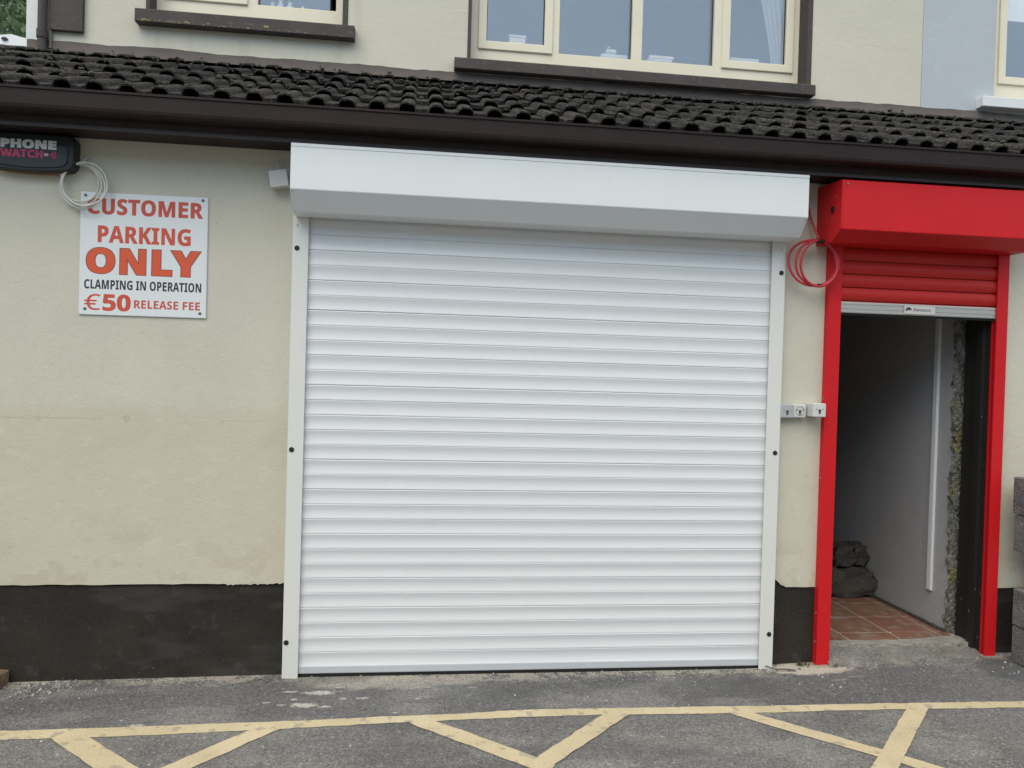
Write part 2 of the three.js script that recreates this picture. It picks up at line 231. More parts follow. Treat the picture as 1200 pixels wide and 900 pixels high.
const groundCol = (x, z, o, near) => {
  const n0 = fbm(x * 0.8 + 30, z * 0.8 + 12, 256, 201, 4), n1 = fbm(x * 5 + 3, z * 5, 512, 202, 4), ag = vn(x * 190 + 7, z * 190, 8192, 203), ag2 = vn(x * 330, z * 330 + 5, 16384, 204), ag3 = vn(x * 90, z * 90 + 2, 8192, 205);
  let t = 0.80 + 0.40 * (n0 - 0.5) + 0.24 * (n1 - 0.5) + 0.55 * (ag - 0.5) + 0.35 * (ag2 - 0.5) + 0.26 * (ag3 - 0.5);
  o[0] = 0.176 * t; o[1] = 0.174 * t; o[2] = 0.170 * t;
  if (ag3 > 0.9) mix3(o, [0.32, 0.31, 0.29], sst(0.9, 0.98, ag3) * 0.5);
  if (ag > 0.86) mix3(o, [0.40, 0.385, 0.36], sst(0.86, 0.97, ag) * 0.75);
  if (ag2 < 0.12) mix3(o, [0.035, 0.034, 0.033], 0.75);
  if (!near) return;
  // darker, smoother re-laid strip between the wall and the painted line
  const strip = sst(0.60, 0.50, z + 0.05 * (fbm(x * 3, 5, 256, 206, 3) - 0.5)); const ks = 0.15 * strip * (0.5 + fbm(x * 2.5, z * 6, 256, 207, 3)); o[0] *= 1 - ks; o[1] *= 1 - ks; o[2] *= 1 - ks * 0.8;
  // sandy grit swept against the wall base
  const g = fbm(x * 14 + 2, z * 18, 1024, 208, 4), gz = sst(0.20, 0.0, z - 0.08 * (fbm(x * 2.3, 8, 128, 209, 3) - 0.45)); const gs = sst(0.60 - 0.30 * gz, 0.74 - 0.25 * gz, 0.6 * g + 0.4 * vn(x * 110, z * 110, 4096, 216)) * gz;
  mix3(o, [0.36 * (0.7 + 0.6 * ag), 0.33 * (0.7 + 0.6 * ag), 0.275 * (0.7 + 0.6 * ag)], gs * 0.85);
  const pale = fbm(x * 3 + 8, z * 7, 256, 210, 4); if (pale > 0.55) mix3(o, [0.27 * (0.6 + 0.8 * ag), 0.265 * (0.6 + 0.8 * ag), 0.25 * (0.6 + 0.8 * ag)], (0.25 + 0.75 * ag2) * sst(0.52, 0.75, pale) * 0.5);
  // sand patch by the red post
  const dx = (x - 2.82) / 0.26, dz = (z - 0.07) / 0.10, sd = dx * dx + dz * dz + 0.9 * (fbm(x * 15, z * 20, 1024, 211, 3) - 0.5); if (sd < 1) mix3(o, [0.50 * (0.85 + 0.3 * ag), 0.455 * (0.85 + 0.3 * ag), 0.38 * (0.85 + 0.3 * ag)], sst(1, 0.45, sd) * 0.85);
  const ex = (x - 0.5) / 0.55, ez = (z - 0.12) / 0.09, ed = ex * ex + ez * ez + 1.1 * (fbm(x * 13, z * 20, 1024, 212, 3) - 0.5); if (ed < 1) mix3(o, [0.40 * (0.75 + 0.5 * ag), 0.365 * (0.75 + 0.5 * ag), 0.32 * (0.75 + 0.5 * ag)], sst(1, 0.3, ed) * (0.3 + 0.7 * ag2) * 0.75);
  const oil = fbm(x * 1.7 + 1, z * 3.5 + 4, 256, 213, 3); if (oil > 0.6) mix3(o, [0.07, 0.07, 0.07], sst(0.6, 0.75, oil) * 0.4);
  { const wx = (x - 3.95) / 0.30, wz = (z - 0.22) / 0.17, wd = wx * wx + wz * wz + 0.9 * (fbm(x * 9, z * 12, 512, 215, 3) - 0.5); if (wd < 1) mix3(o, [0.06, 0.065, 0.07], sst(1, 0.6, wd) * 0.6); }
  for (const b of bucket(blobCells, x, z)) { const bx = (x - b[0]) / b[2], bz = (z - b[1]) / b[3]; if (Math.abs(bx) < 1.6 && Math.abs(bz) < 1.6) { const q = bx * bx + bz * bz + 1.1 * (vn(x * 90, z * 120, 8192, 214) - 0.5); if (q < 1) mix3(o, [0.60, 0.58, 0.52], sst(1, 0.4, q) * b[4] * (0.25 + 0.6 * ag)); } }
};
const gw = GX1 - GX0, gd = GZ1 - GZ0;
const asphaltMap = colorTex(2048, 1024, (u, v, o) => groundCol(GX0 + u * gw, GZ0 + v * gd, o, true));
const asphaltBump = greyTex(2048, 1024, (u, v) => { const x = GX0 + u * gw, z = GZ0 + v * gd; return 0.5 * vn(x * 190 + 7, z * 190, 8192, 203) + 0.3 * vn(x * 90, z * 90 + 2, 8192, 205) + 0.2 * fbm(x * 10, z * 10, 512, 220, 3); });
M.asphalt = std({ map: asphaltMap, roughness: 0.93, bumpMap: asphaltBump, bumpScale: 0.006 });
M.asphaltFar = std({ map: colorTex(512, 512, (u, v, o) => groundCol(u * 2.5, v * 2.5, o, false), [0.4, 0.4]), roughness: 0.93 });
{
  const nx = 168, nz = 84, g = new THREE.PlaneGeometry(1, 1, nx, nz), p = g.attributes.position, uv = g.attributes.uv;
  for (let i = 0; i < p.count; i++) { const a = p.getX(i) + 0.5, b = 0.5 - p.getY(i), x = GX0 + a * gw, z = GZ0 + b * gd; p.setXYZ(i, x, hG(x, z) + 0.005 * (fbm(x * 1.7, z * 1.7, 256, 221, 3) - 0.5) * sst(0.05, 0.4, z), z); uv.setXY(i, a, b); }
  g.computeVertexNormals();
  structure(mesh('asphalt_forecourt', g, M.asphalt), 'worn grey asphalt forecourt in front of the shop wall', 'forecourt');
  const far = uvm(new THREE.PlaneGeometry(160, 160).rotateX(-Math.PI / 2).translate(0, -0.03, 20));
  structure(mesh('ground', far, M.asphaltFar), 'grey asphalt ground all around the building', 'ground');
}
// painted markings: strips with slightly ragged edges, laid on the asphalt
M.linePaint = std({ map: colorTex(1024, 512, (u, v, o) => {
  const n = fbm(u * 12, v * 6, 6, 231, 4), f = vn(u * 500, v * 250, 250, 232), t = 0.93 + 0.26 * (n - 0.5) + 0.16 * (f - 0.5); o[0] = 0.52 * t; o[1] = 0.442 * t; o[2] = 0.285 * t;
  const pl = fbm(u * 7, v * 3.5 + 3, 7, 236, 3); if (pl > 0.5) mix3(o, [0.55, 0.475, 0.32], sst(0.5, 0.7, pl) * 0.7);
  const d = fbm(u * 50, v * 25, 25, 233, 3); if (d > 0.66) mix3(o, [0.26, 0.24, 0.19], sst(0.66, 0.74, d) * 0.6);
  const w = vn(u * 260, v * 130, 130, 235); if (w > 0.91) mix3(o, [0.24, 0.215, 0.17], 0.6);
}, [0.5, 1]), roughness: 0.85, bumpMap: asphaltBump.clone(), bumpScale: 0.003 });
M.linePaint.bumpMap.repeat.set(0.12, 0.24);
function strip(name, top, bot, lift, label, seed) {
  const N = Math.max(8, Math.round(40 * Math.hypot(top[top.length - 1][0] - top[0][0], top[top.length - 1][1] - top[0][1]))), at = (l, t) => {
    const n = l.length - 1, d = [0]; for (let i = 0; i < n; i++) d.push(d[i] + Math.hypot(l[i + 1][0] - l[i][0], l[i + 1][1] - l[i][1]));
    const s = t * d[n]; let i = 0; while (i < n - 1 && d[i + 1] < s) i++; const q = (s - d[i]) / (d[i + 1] - d[i]); return [lerp(l[i][0], l[i + 1][0], q), lerp(l[i][1], l[i + 1][1], q)];
  };
  const pos = [], uv = [], idx = [], K = 3;
  for (let i = 0; i <= N; i++) {
    const a = at(top, i / N), b = at(bot, i / N), j = (k) => 0.013 * (fbm(i * 0.55 + k * 50, seed * 3.3, 512, 240, 3) - 0.5);
    for (let k = 0; k <= K; k++) { const q = k / K, x = lerp(a[0], b[0], q) + (k === 0 ? j(1) : k === K ? j(2) : 0), z = lerp(a[1], b[1], q) + (k === 0 ? j(3) : k === K ? j(4) : 0); pos.push(x, hG(x, z) + lift + 0.005 * (fbm(x * 1.7, z * 1.7, 256, 221, 3) - 0.5) * sst(0.05, 0.4, z), z); uv.push(x, z); }
  }
  for (let i = 0; i < N; i++) for (let k = 0; k < K; k++) { const a = i * (K + 1) + k, b = a + K + 1; idx.push(a, a + 1, b, a + 1, b + 1, b); }
  const g = new THREE.BufferGeometry(); g.setAttribute('position', new THREE.Float32BufferAttribute(pos, 3)); g.setAttribute('uv', new THREE.Float32BufferAttribute(uv, 2)); g.setIndex(idx); g.computeVertexNormals();
  if (g.attributes.normal.getY(0) < 0) { for (let i = 0; i < idx.length; i += 3) [idx[i + 1], idx[i + 2]] = [idx[i + 2], idx[i + 1]]; g.setIndex(idx); g.computeVertexNormals(); }
  structure(mesh(name, g, M.linePaint), label, 'road marking');
}
strip('parking_line', [[-1.85, 0.524], [-1.088, 0.527], [-0.742, 0.532], [-0.389, 0.533], [0.084, 0.532], [0.456, 0.511], [0.844, 0.498], [1.185, 0.473], [1.533, 0.478], [2.035, 0.487], [2.638, 0.503], [3.148, 0.540], [3.68, 0.566], [4.85, 0.60]],
  [[-1.85, 0.606], [-1.046, 0.610], [-0.742, 0.617], [-0.362, 0.618], [0.08, 0.606], [0.456, 0.579], [0.844, 0.560], [1.185, 0.548], [1.533, 0.546], [2.035, 0.564], [2.638, 0.572], [3.108, 0.599], [3.63, 0.625], [4.85, 0.672]], 0.0022, 'long pale yellow line painted parallel to the wall', 1);
const dg = (a, b, w, s, lift = 0.0034) => { const dx = b[0] - a[0], dz = b[1] - a[1], l = Math.hypot(dx, dz), nx = -dz / l * w / 2, nz = dx / l * w / 2; strip('hatching_stripe', [[a[0] - nx, a[1] - nz], [b[0] - nx, b[1] - nz]], [[a[0] + nx, a[1] + nz], [b[0] + nx, b[1] + nz]], lift, s, a[0] * 7 + 20); };
dg([-0.815, 0.575], [-0.315, 1.05], 0.106, 'yellow hatching stripe running out in front of the parking sign');
dg([0.06, 0.567], [-0.385, 1.06], 0.094, 'yellow hatching stripe starting below the left rail of the white shutter');
dg([0.675, 0.545], [1.215, 1.02], 0.090, 'yellow hatching stripe starting below the middle of the white shutter');
dg([1.64, 0.517], [1.145, 1.012], 0.090, 'yellow hatching stripe meeting another in a V before the white shutter', 0.0046);
dg([2.18, 0.543], [3.5, 1.78], 0.082, 'yellow hatching stripe starting below the right rail of the white shutter');
dg([3.108, 0.575], [1.955, 1.75], 0.086, 'yellow hatching stripe starting in front of the red doorway', 0.0046);

// ------------------------------------------------------------------ shop building
const B = thing('shop_building', 'cream rendered building with a dark tiled lean-to roof and black base', 'building', [0, 0, 0]);
{ // lower wall, ragged bottom edge of the render where it meets the recessed base
  const pts = [], rr = rng(9), run = (x0, x1, y0, y1, st, amp) => { const n = Math.max(2, Math.round((x1 - x0) / st)); for (let i = 0; i <= n; i++) { const x = lerp(x0, x1, i / n); pts.push([x, lerp(y0, y1, i / n) + amp * (fbm(x * 9, 2, 512, 301, 3) - 0.5) + amp * 0.5 * (rr() - 0.5)]); } };
  run(-3.2, -0.35, 0.463, 0.472, 0.05, 0.006); run(-0.32, 0.02, 0.472, 0.474, 0.012, 0.016); run(0.06, 2.56, 0.47, 0.46, 0.3, 0);
  pts.push([2.615, 0.50], [2.632, 0.487], [2.655, 0.468], [2.672, 0.452], [2.69, 0.447]); run(2.70, 2.93, 0.441, 0.438, 0.03, 0.004);
  pts.push([2.93, 2.06], [3.90, 2.06]); run(3.902, 5.6, 0.43, 0.425, 0.05, 0.005); pts.push([5.6, 2.86], [-3.2, 2.86]);
  const s = new THREE.Shape(pts.map((p) => new THREE.Vector2(...p)));
  mesh('ground_floor_wall', uvm(new THREE.ExtrudeGeometry(s, { depth: 0.22, bevelEnabled: false }).translate(0, 0, -0.22)), M.wall, B);
  mesh('plinth', [boxAt(-3.2, 2.93, -0.3, 0.463, -0.22, -0.012), boxAt(2.62, 2.93, 0.4, 0.452, -0.2, -0.013)], M.plinth, B);
  mesh('plinth', boxAt(3.90, 5.6, -0.3, 0.425, -0.22, -0.012), M.plinth, B);
  for (const q of [[-3.2, -3.0, -0.3, 2.6, -1.0, -0.22], [-3.2, -1.74, -0.3, 3.34, -1.2, -0.98], [5.45, 5.6, -0.3, 2.6, -0.95, -0.22]]) mesh('end_wall', boxAt(...q), M.upperWall, B);
}
// upper wall with its window openings
const Z1 = -0.95;
function wallWithHoles(x0, x1, y0, y1, holes) {
  const s = new THREE.Shape([[x0, y0], [x1, y0], [x1, y1], [x0, y1]].map((p) => new THREE.Vector2(...p)));
  for (const [a, b, c, d] of holes) s.holes.push(new THREE.Path([[a, c], [a, d], [b, d], [b, c]].map((p) => new THREE.Vector2(...p))));
  return uvm(new THREE.ExtrudeGeometry(s, { depth: 0.25, bevelEnabled: false }).translate(0, 0, Z1 - 0.25));
}
mesh('upper_wall', wallWithHoles(-1.74, 4.047, 3.0, 5.9, [[-1.05, 0.115, 3.7, 4.85], [0.92, 3.21, 3.56, 4.85]]), M.upperWall, B);
mesh('side_wall', boxAt(-1.74, -1.60, 0, 5.9, -7, Z1 - 0.26), M.whitePaint, B);
// rooms behind the windows
mesh('room_wall', [boxAt(-1.6, 4.9, 2.9, 3.0, -4.6, -1.21), boxAt(-1.6, 4.9, 5.4, 5.5, -4.6, -1.21), boxAt(-1.6, 4.9, 3.0, 5.4, -4.7, -4.6), boxAt(-1.598, -1.5, 3.0, 5.4, -4.6, -1.21), boxAt(4.0, 4.1, 3.0, 5.4, -4.6, -1.21), boxAt(0.45, 0.55, 3.0, 5.4, -4.6, -1.21)], M.room, B);
mesh('main_roof', [alongX([[-0.55, 5.75], [-0.55, 5.86], [-4.2, 8.2], [-4.2, 8.05]], -1.95, 9), alongX([[-4.2, 8.05], [-4.2, 8.2], [-7.8, 5.86], [-7.8, 5.75]], -1.95, 9)], M.tiles[0], B);

// a window of the kind used upstairs: bays = [x0, x1, opens]
function window_(parent, x0, x1, y0, y1, zf, bays) {
  const w = sub('window', parent), F = 0.065, D = 0.06, fr = [];
  fr.push(rboxAt(x0 - 0.034, x0 + F * 0.45, y0, y1, zf - D, zf), rboxAt(x1 - F * 0.45, x1 + 0.034, y0, y1, zf - D, zf), rboxAt(x0 + F * 0.4, x1 - F * 0.4, y0, bays.bottom, zf - D, zf - 0.001), rboxAt(x0 + F * 0.4, x1 - F * 0.4, y1 - F, y1, zf - D, zf - 0.001));
  for (let i = 0; i + 1 < bays.length; i++) fr.push(rboxAt(bays[i][1], bays[i + 1][0], bays.bottom - 0.002, y1 - F + 0.002, zf - D, zf - 0.002));
  mesh('frame', fr, M.upvc, w);
  for (const [a, b, opens] of bays) {
    let pa = a, pb = b, pc = bays.bottom, pd = y1 - F, pz = zf - 0.032;
    if (opens) {
      const S = 0.056, o = 0.006, za = zf - 0.045, zb = zf + 0.014, A = a - o, Bx = b + o, Cc = pc - o * 2.2, Dd = pd + o;
      mesh('sash', [rboxAt(A, A + S, Cc, Dd, za, zb, 0.006), rboxAt(Bx - S, Bx, Cc, Dd, za, zb, 0.006), rboxAt(A + S - 0.004, Bx - S + 0.004, Cc, Cc + S, za, zb - 0.0015, 0.006), rboxAt(A + S - 0.004, Bx - S + 0.004, Dd - S, Dd, za, zb - 0.0015, 0.006)], M.upvc, w);
      pa = A + S; pb = Bx - S; pc = Cc + S; pd = Dd - S; pz = zf - 0.012;
    }
    mesh('gasket', [boxAt(pa - 0.002, pa + 0.005, pc, pd, pz - 0.01, pz + 0.004), boxAt(pb - 0.005, pb + 0.002, pc, pd, pz - 0.01, pz + 0.004), boxAt(pa + 0.005, pb - 0.005, pc - 0.002, pc + 0.005, pz - 0.01, pz + 0.0035)], M.gasket, w);
    for (const dz of [0, -0.018]) mesh('pane', new THREE.PlaneGeometry(pb - pa, pd - pc).translate((pa + pb) / 2, (pc + pd) / 2, pz + dz), M.pane, w);   // double glazing
  }
  return w;
}
function bays(bottom, list) { list.bottom = bottom; return list; }
const ZF = -1.07;
const winA = window_(B, 0.955, 3.19, 3.56, 4.85, ZF, bays(3.728, [[0.982, 1.468, true], [1.521, 2.018, false], [2.09, 2.594, false], [2.655, 3.158, true]]));
const winB = window_(B, -1.03, 0.085, 3.7, 4.85, ZF, bays(3.885, [[-0.995, -0.50, true], [-0.434, 0.018, false]]));
for (const [w, a, b, y0, y1, za] of [[winA, 0.82, 3.245, 3.508, 3.578, -0.885], [winB, -1.112, 0.192, 3.642, 3.722, -0.885]]) mesh('window_sill', alongX([[-1.08, y0 + 0.02], [-1.08, y1 + 0.02], [za - 0.004, y1], [za, y1 - 0.006], [za, y0 + 0.004], [za - 0.004, y0], [-0.94, y0]], a, b, 0.003), M.brownPaint, w);
for (const [w, a, b, y0] of [[winA, 0.92, 3.21, 3.58], [winB, -1.05, 0.115, 3.725]]) {
  mesh('painted_reveal', alongY([[a - 0.018, Z1 + 0.004], [a + 0.004, Z1 + 0.004], [a + 0.004, -1.12], [a - 0.018, -1.12]], y0, 4.86), M.brownPaint, w);
  mesh('painted_reveal', alongY([[b - 0.004, Z1 + 0.004], [b + 0.03, Z1 + 0.004], [b + 0.03, -1.12], [b - 0.004, -1.12]], y0, 4.86), M.brownPaint, w);
}
{ // yellow lichen along the front edge of the small window's sill
  const r = rng(88), gs = [];
  for (let i = 0; i < 46; i++) { const t = r(), x = -1.09 + 1.2 * t * t * 1.02, big = i === 0 ? 3 : 1, s = (0.002 + r() * r() * 0.006) * big, y = i === 0 ? 3.668 : 3.648 + r() * 0.012; gs.push(new THREE.IcosahedronGeometry(s, 0).scale(1.8, 0.8, 0.35).translate(i === 0 ? -0.34 : x, y, -0.885)); }
  mesh('lichen', gs, std({ color: [0.33, 0.25, 0.10], roughness: 0.95 }), winB).userData.kind = 'stuff';
}
// brown flashing against the upper wall
{
  const pos = [], idx = [], N = 240; for (let i = 0; i <= N; i++) { const x = lerp(-1.74, 5.6, i / N), yt = 3.505 + 0.012 * (fbm(x * 14, 1, 512, 311, 3) - 0.5) + 0.012 * (fbm(x * 2, 4, 128, 312, 2) - 0.5); pos.push(x, yt, Z1 + 0.002, x, yt - 0.002, Z1 + 0.012, x, 3.43, Z1 + 0.014, x, 3.40, Z1 + 0.13); }
  for (let i = 0; i < N; i++) for (let k = 0; k < 3; k++) { const a = i * 4 + k, b = a + 4; idx.push(a, a + 1, b, a + 1, b + 1, b); }
  const g = new THREE.BufferGeometry(); g.setAttribute('position', new THREE.Float32BufferAttribute(pos, 3)); g.setIndex(idx); g.computeVertexNormals();
  mesh('flashing', uvm(g), M.flashing, B);
}
// corner trim, downpipe and brown board beside it
mesh('corner_trim', rboxAt(-1.748, -1.668, 3.2, 5.9, Z1 - 0.04, Z1 + 0.012, 0.006), M.whitePaint, B);
{ const dp = sub('downpipe', B); mesh('pipe', [new THREE.CylinderGeometry(0.026, 0.026, 2.4, 20).translate(-1.642, 4.63, Z1 + 0.04)], M.brownPaint, dp); mesh('collar', new THREE.CylinderGeometry(0.031, 0.031, 0.05, 20).translate(-1.642, 3.53, Z1 + 0.04), M.brownPaint, dp); mesh('pipe', new THREE.CylinderGeometry(0.023, 0.023, 0.1, 16).translate(-1.642, 3.46, Z1 + 0.04), M.brownPaint, dp); mesh('conduit', new THREE.CylinderGeometry(0.008, 0.008, 0.16, 10).translate(-1.604, 3.535, Z1 + 0.02), std({ color: [0.16, 0.15, 0.13] }), dp); }
mesh('brown_board', rboxAt(-1.612, -1.42, 3.565, 5.9, Z1 + 0.001, Z1 + 0.032, 0.004), M.brownPaint, B);

// ------------------------------------------------------------------ lean-to roof: every tile a mesh of its own
const SL = Math.atan2(0.598, 1.22), roof = sub('lean_to_roof', B);
const roofY = (z) => 2.808 + (0.27 - z) * Math.tan(SL);
{
  const prof = []; for (let k = 0; k < 2; k++) { const o = k * 0.142; for (const [u, n] of [[0, 0], [0.008, 0.016], [0.018, 0.025], [0.040, 0.028], [0.062, 0.025], [0.072, 0.016], [0.080, 0], [0.111, -0.003]]) prof.push([o + u, n]); } prof.push([0.289, 0.0]);
  const L = 0.40, th = 0.026;
  const geos = [0, 1, 2, 3, 4].map((k) => {
    const r = rng(400 + k), pos = [], idx = [], n = prof.length;
    // rows: tail-bottom, tail-top edge, tail-top, head-top, head-bottom
    const rows = [[0, -th, 0.0], [0, -0.003, 0.0], [0.006, 0, 0], [L, 0, -0.034], [L, -th, -0.034]];
    const chip = prof.map(() => (r() - 0.5) * 0.012);
    rows.forEach(([s, dn, tilt], ri) => prof.forEach(([u, h], i) => { const j = ri < 3 ? chip[i] : 0, hh = ri === 0 || ri === 4 ? (h > 0.015 ? h + 0.015 : 0.004) : h; pos.push(u + (ri < 3 ? (chip[(i + 3) % n]) * 0.3 : 0), hh + dn + tilt + (ri === 1 ? j * 0.3 : 0), -(s + j)); }));
    for (let q = 0; q < 5; q++) for (let i = 0; i + 1 < n; i++) { const a = q * n + i, b = ((q + 1) % 5) * n + i; idx.push(a, a + 1, b, a + 1, b + 1, b); }
    const g = new THREE.BufferGeometry(); g.setAttribute('position', new THREE.Float32BufferAttribute(pos, 3)); g.setIndex(idx);
    const f = uvm(g, 1, k * 0.37, k * 0.21); f.computeVertexNormals(); return f;
  });
  const r = rng(12);
  for (let c = 0; c < 5; c++) for (let i = 0; i < 30; i++) {
    const m = mesh('roof_tile', geos[Math.floor(r() * 5)], M.tiles[Math.floor(r() * 3)], roof), s = 0.308 * c;
    const z = 0.272 - s * Math.cos(SL), y = roofY(0.272) + s * Math.sin(SL);
    m.position.set(-2.75 + i * 0.284 + (c % 2) * 0.142 + (r() - 0.5) * 0.006, y + 0.036 * Math.cos(SL) + (r() - 0.5) * 0.007, z + 0.03 * Math.sin(SL) + (r() - 0.5) * 0.014);
    m.rotation.set(SL + (r() - 0.5) * 0.022, (r() - 0.5) * 0.022, (r() - 0.5) * 0.02);
  }
  mesh('roof_deck', alongX([[0.20, 2.80], [0.20, 2.815], [-0.95, roofY(-0.95) - 0.01], [-0.95, roofY(-0.95) - 0.06]], -2.9, 5.6), M.black, roof);
  // moss and lichen clumps on the tile edges
  const gs = [], q = rng(61);
  for (let i = 0; i < 420; i++) { const s = q() * 1.33, x = -2.2 + q() * 7.4, z = 0.27 - s * Math.cos(SL), e = 0.004 + q() * q() * 0.014; gs.push(new THREE.IcosahedronGeometry(e, 0).scale(1.5, 0.8, 1).rotateY(q() * 3).translate(x, roofY(z) + 0.05 + q() * 0.03, z)); }
  mesh('moss_clumps', gs, std({ color: [0.075, 0.072, 0.06], roughness: 1 }), roof).userData.kind = 'stuff';
  mesh('gutter', [alongX([[0.205, 2.80], [0.205, 2.722], [0.212, 2.716], [0.294, 2.716], [0.303, 2.722], [0.306, 2.735], [0.307, 2.80], [0.313, 2.803], [0.313, 2.813], [0.303, 2.814], [0.300, 2.80], [0.298, 2.728], [0.290, 2.722], [0.214, 2.722], [0.211, 2.80]], -3.0, 5.6)], M.brown, roof);
  mesh('fascia', [boxAt(-3.0, 5.6, 2.672, 2.82, 0.172, 0.196), alongX([[0.197, 2.664], [0.197, 2.684], [0.203, 2.682], [0.203, 2.666]], -3.0, 5.6)], M.fascia, roof);
  mesh('soffit', boxAt(-3.0, 5.6, 2.676, 2.69, 0.001, 0.171), M.brown, roof);
}

// ------------------------------------------------------------------ passage behind the red doorway
{
  const fy = 0.086;
  const ramp = (() => { const nx = 40, nz = 10, g = new THREE.PlaneGeometry(1, 1, nx, nz), p = g.attributes.position; for (let i = 0; i < p.count; i++) { const a = p.getX(i) + 0.5, b = 0.5 - p.getY(i), x = 2.94 + a * 0.955, z0 = -0.10 - 0.13 * sst(3.68, 3.88, x), z = lerp(z0, 0.13 + 0.02 * Math.sin(a * 9), b), gy = hG(x, Math.max(z, 0)); p.setXYZ(i, x, lerp(fy - 0.008, gy - 0.004, sst(0.0, 0.92, b)) + 0.018 * (fbm(x * 22, z * 22, 512, 321, 3) - 0.5), z); } g.computeVertexNormals(); return uvm(g); })();
  mesh('threshold_ramp', ramp, M.ramp, B);
  { const g = new THREE.BoxGeometry(0.955, 0.03, 0.05, 60, 1, 3), p = g.attributes.position; for (let i = 0; i < p.count; i++) { const x = p.getX(i), z = p.getZ(i); p.setZ(i, z + (z > 0 ? 0.02 * (fbm(x * 18, 2, 512, 325, 3) - 0.5) : -0.02 - 0.05 * sst(0.1, 0.45, x))); p.setY(i, p.getY(i) + 0.004 * (fbm(x * 30, z * 40, 512, 326, 2) - 0.5)); } g.computeVertexNormals(); mesh('cement_lip', uvm(g.translate(3.415, fy - 0.012, -0.098)), M.cement, B); }
  const fl = sub('passage_floor', B); mesh('grout_bed', boxAt(2.9, 3.9, -0.1, fy - 0.004, -1.5, -0.09), M.grout, fl);
  const r = rng(55), xs = [2.60, 2.885, 3.185, 3.505, 3.80, 3.95], zs = [-0.095, -0.275, -0.565, -0.86, -1.16, -1.45];
  for (let i = 0; i + 1 < xs.length; i++) for (let k = 0; k + 1 < zs.length; k++) { const g = 0.006, x1 = Math.min(xs[i + 1] - g, 3.862); mesh('floor_tile', rboxAt(Math.max(xs[i] + g, 2.9), x1, fy - 0.012, fy + r() * 0.0015, zs[k + 1] + g, zs[k] - (k ? g : 0), 0.003, 1), M.terracotta[Math.floor(r() * 3)], fl); }
  mesh('door_reveal', boxAt(3.892, 3.905, 0.0, 2.058, -0.215, -0.006), M.blackPaint, B);
  mesh('door_frame_strip', boxAt(3.872, 3.892, 0.05, 2.058, -0.10, -0.05), M.blackPaint, B);
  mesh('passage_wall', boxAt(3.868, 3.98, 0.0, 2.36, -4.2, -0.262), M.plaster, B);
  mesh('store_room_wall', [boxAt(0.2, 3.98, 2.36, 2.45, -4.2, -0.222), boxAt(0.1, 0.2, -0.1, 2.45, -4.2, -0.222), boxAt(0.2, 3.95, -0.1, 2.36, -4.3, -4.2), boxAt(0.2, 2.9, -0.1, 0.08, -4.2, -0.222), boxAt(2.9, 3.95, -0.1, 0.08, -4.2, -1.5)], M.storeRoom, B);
  // broken edge of the plaster, knocked back to rubble
  const e = new THREE.BoxGeometry(0.052, 2.22, 0.03, 4, 150, 2), p = e.attributes.position;
  for (let i = 0; i < p.count; i++) { const y = p.getY(i), x = p.getX(i), z = p.getZ(i), q = (s, a) => a * (fbm(y * 26 + x * 60, z * 80 + s, 1024, 331 + s, 3) - 0.5); p.setXYZ(i, x + q(1, 0.06), y, z + q(2, 0.06)); }
  e.computeVertexNormals(); mesh('broken_plaster_edge', uvm(e.translate(3.885, 1.19, -0.255)), M.broken, B);
  // dirt line along the foot of the plaster wall
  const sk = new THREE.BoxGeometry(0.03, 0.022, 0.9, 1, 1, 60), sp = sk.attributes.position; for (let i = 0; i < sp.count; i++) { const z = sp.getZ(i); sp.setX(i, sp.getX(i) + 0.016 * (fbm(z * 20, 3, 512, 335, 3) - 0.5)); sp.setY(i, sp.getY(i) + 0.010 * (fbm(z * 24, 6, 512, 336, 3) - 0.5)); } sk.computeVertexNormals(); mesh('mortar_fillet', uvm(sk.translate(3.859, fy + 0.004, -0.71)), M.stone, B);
  // rubble stone wall at the end of the passage
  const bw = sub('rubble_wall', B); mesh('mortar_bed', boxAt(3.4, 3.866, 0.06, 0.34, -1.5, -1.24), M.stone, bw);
  const q = rng(71); let y = fy + 0.004;
  const stone = (w, h, d, s) => { const g = new THREE.BoxGeometry(w, h, d, 5, 5, 4), pp = g.attributes.position; for (let i = 0; i < pp.count; i++) { const X = pp.getX(i), Y = pp.getY(i), Z = pp.getZ(i), f = (o) => (vn(X * 26 + s * 3.7 + o, Y * 26 + Z * 17, 512, 340) - 0.5) * 0.045; const k = 1 - 0.10 * (Math.abs(X / w) + Math.abs(Y / h) + Math.abs(Z / d) > 1.25 ? 1 : 0); pp.setXYZ(i, X * k + f(1), Y * k + f(5), Z * k + f(9)); } g.computeVertexNormals(); return uvm(g, 1, s * 0.3, 0); };
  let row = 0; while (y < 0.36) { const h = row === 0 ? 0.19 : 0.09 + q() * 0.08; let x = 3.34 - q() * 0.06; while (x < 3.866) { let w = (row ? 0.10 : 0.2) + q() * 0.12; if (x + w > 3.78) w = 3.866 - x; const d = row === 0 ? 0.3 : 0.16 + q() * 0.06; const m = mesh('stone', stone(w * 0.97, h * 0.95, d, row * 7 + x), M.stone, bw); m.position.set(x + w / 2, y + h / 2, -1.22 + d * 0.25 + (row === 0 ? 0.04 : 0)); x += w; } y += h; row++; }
}
// white trunking fixed to the passage wall
{ const t = thing('cable_trunking', 'white plastic cable trunking fixed upright on the passage wall', 'trunking', [3.862, 0.30, -0.415]); mesh('channel', rboxAt(-0.008, 0.005, 0, 2.0, -0.021, 0.021, 0.003), std({ color: [0.74, 0.75, 0.76], roughness: 0.4 }), t); mesh('cover', rboxAt(-0.0125, -0.0085, 0.004, 2.0, -0.018, 0.018, 0.0015), std({ color: [0.78, 0.79, 0.8], roughness: 0.35 }), t); }

